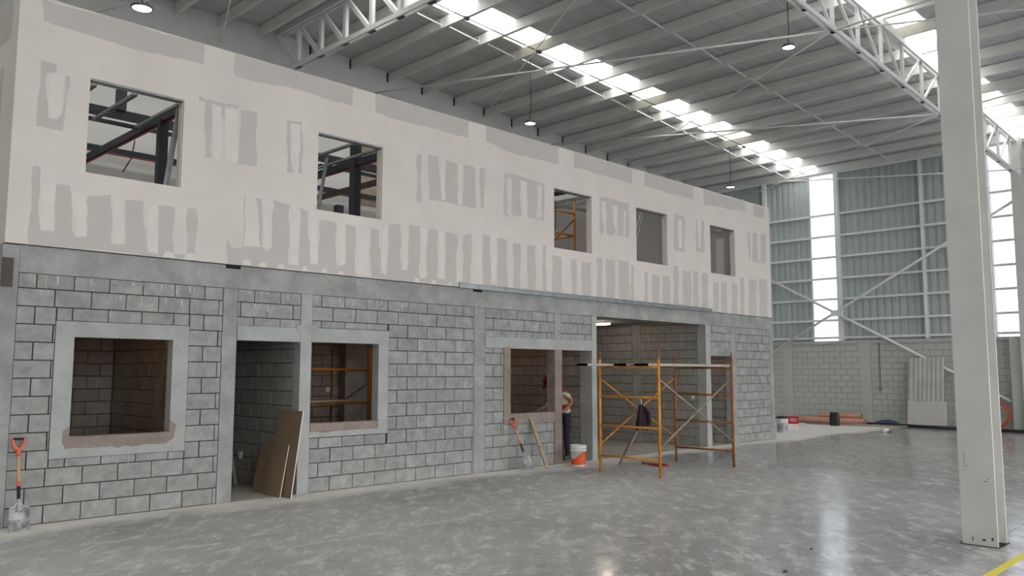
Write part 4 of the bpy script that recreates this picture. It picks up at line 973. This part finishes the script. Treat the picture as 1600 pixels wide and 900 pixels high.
for p_ in body.data.polygons:
    c = p_.center; arm = abs(c.y) > .155 and c.z > .85
    if c.z < .085: k = 3
    elif c.z < .93 and not (abs(c.y) > .14 and c.x < -.1) and c.x > -.16: k = 2
    elif c.x < -.27 and c.z > 1.33: k = 1
    elif (abs(c.y) > .165 and c.z < 1.20) or c.x < -.3: k = 1
    elif abs(c.y) > .13 and c.z < 1.30: k = 4
    elif 1.05 < c.z < 1.22: k = 4
    else: k = 0
    p_.material_index = k; p_.use_smooth = True
def hand(base, dirv, nrm, par, nm='hand'):
    d = Vector(dirv).normalized(); n_ = Vector(nrm).normalized(); s = d.cross(n_).normalized(); B_ = Vector(base)
    b = MB(); b.tube([B_ - d * .02, B_ + d * .03, B_ + d * .075], [.026, .034, .03], 10)
    for k, (o, l) in enumerate(((-.027, .062), (-.009, .072), (.009, .068), (.027, .052))):
        q = B_ + d * .07 + s * o; b.tube([q, q + d * l * .5, q + d * l * .8 - n_ * .02, q + d * l * .85 - n_ * .04], [.0095, .009, .008, .006], 7)
    q = B_ + d * .02 - s * .026; b.tube([q, q - s * .03 + d * .025, q - s * .035 + d * .06 - n_ * .01], [.011, .010, .007], 7)
    return b.build(nm, SKIN, par)
hand((-.25, -.18, .925), (-1, .1, -.1), (0, 0, 1), pr); hand((-.51, .12, .98), (-1, -.1, -.1), (0, 0, 1), pr)
hd = Vector((-.415, -.01, 1.50))
b = MB(); b.lathe([(.102, -.005), (.104, .02), (.095, .06), (.07, .09), (.03, .105), (.001, .108)], n=20); cp = b.build('cap', CAPM, pr)
cp.matrix_basis = Matrix.Translation(hd) @ Matrix.Rotation(-.7, 4, 'Y')
b = MB(); b.add([(-.09, -.075, 0), (-.18, -.05, -.012), (-.195, 0, -.014), (-.18, .05, -.012), (-.09, .075, 0)] + [(-.09, -.075, .006), (-.18, -.05, -.006), (-.195, 0, -.008), (-.18, .05, -.006), (-.09, .075, .006)],
                 [(4, 3, 2, 1, 0), (5, 6, 7, 8, 9), (0, 1, 6, 5), (1, 2, 7, 6), (2, 3, 8, 7), (3, 4, 9, 8)]); b.build('peak', CAPM, cp)
MB().lathe([(.001, -.02), (.014, -.012), (.012, .01), (.001, .03)], c=(0, 0, 0), n=10).build('nose', SKIN, pr, loc=tuple(hd + Vector((-.085, 0, -.055))))
for s in (-1, 1):
    MB().lathe([(.001, -.011), (.011, 0), (.001, .011)], n=8).build('eye', BLACKR, pr, loc=tuple(hd + Vector((-.083, s * .032, -.02))))
    MB().lathe([(.001, -.03), (.02, -.012), (.022, .012), (.001, .03)], n=8).build('ear', SKIN, pr, loc=tuple(hd + Vector((.01, s * .085, -.03))))
MB().tube([hd + Vector((-.07, -.025, -.095)), hd + Vector((-.078, 0, -.098)), hd + Vector((-.07, .025, -.095))], .006, 6).build('mouth', CAPM, pr)
MB().lathe([(.135, 0), (.148, .03), (.14, .06)], n=24).build('waist_tie', SHIRT2, pr, loc=(.0, 0, .90)).scale = (1, 1.12, 1)
MB().tube([(-.50, .12, .965), (-.56, .11, .955), (-.64, .10, .95)], [.012, .012, .03], 8).build('trowel', GALV, None, label='small steel trowel in the worker\'s hand on the ledge', cat='trowel', loc=(12.13, .40, 0))
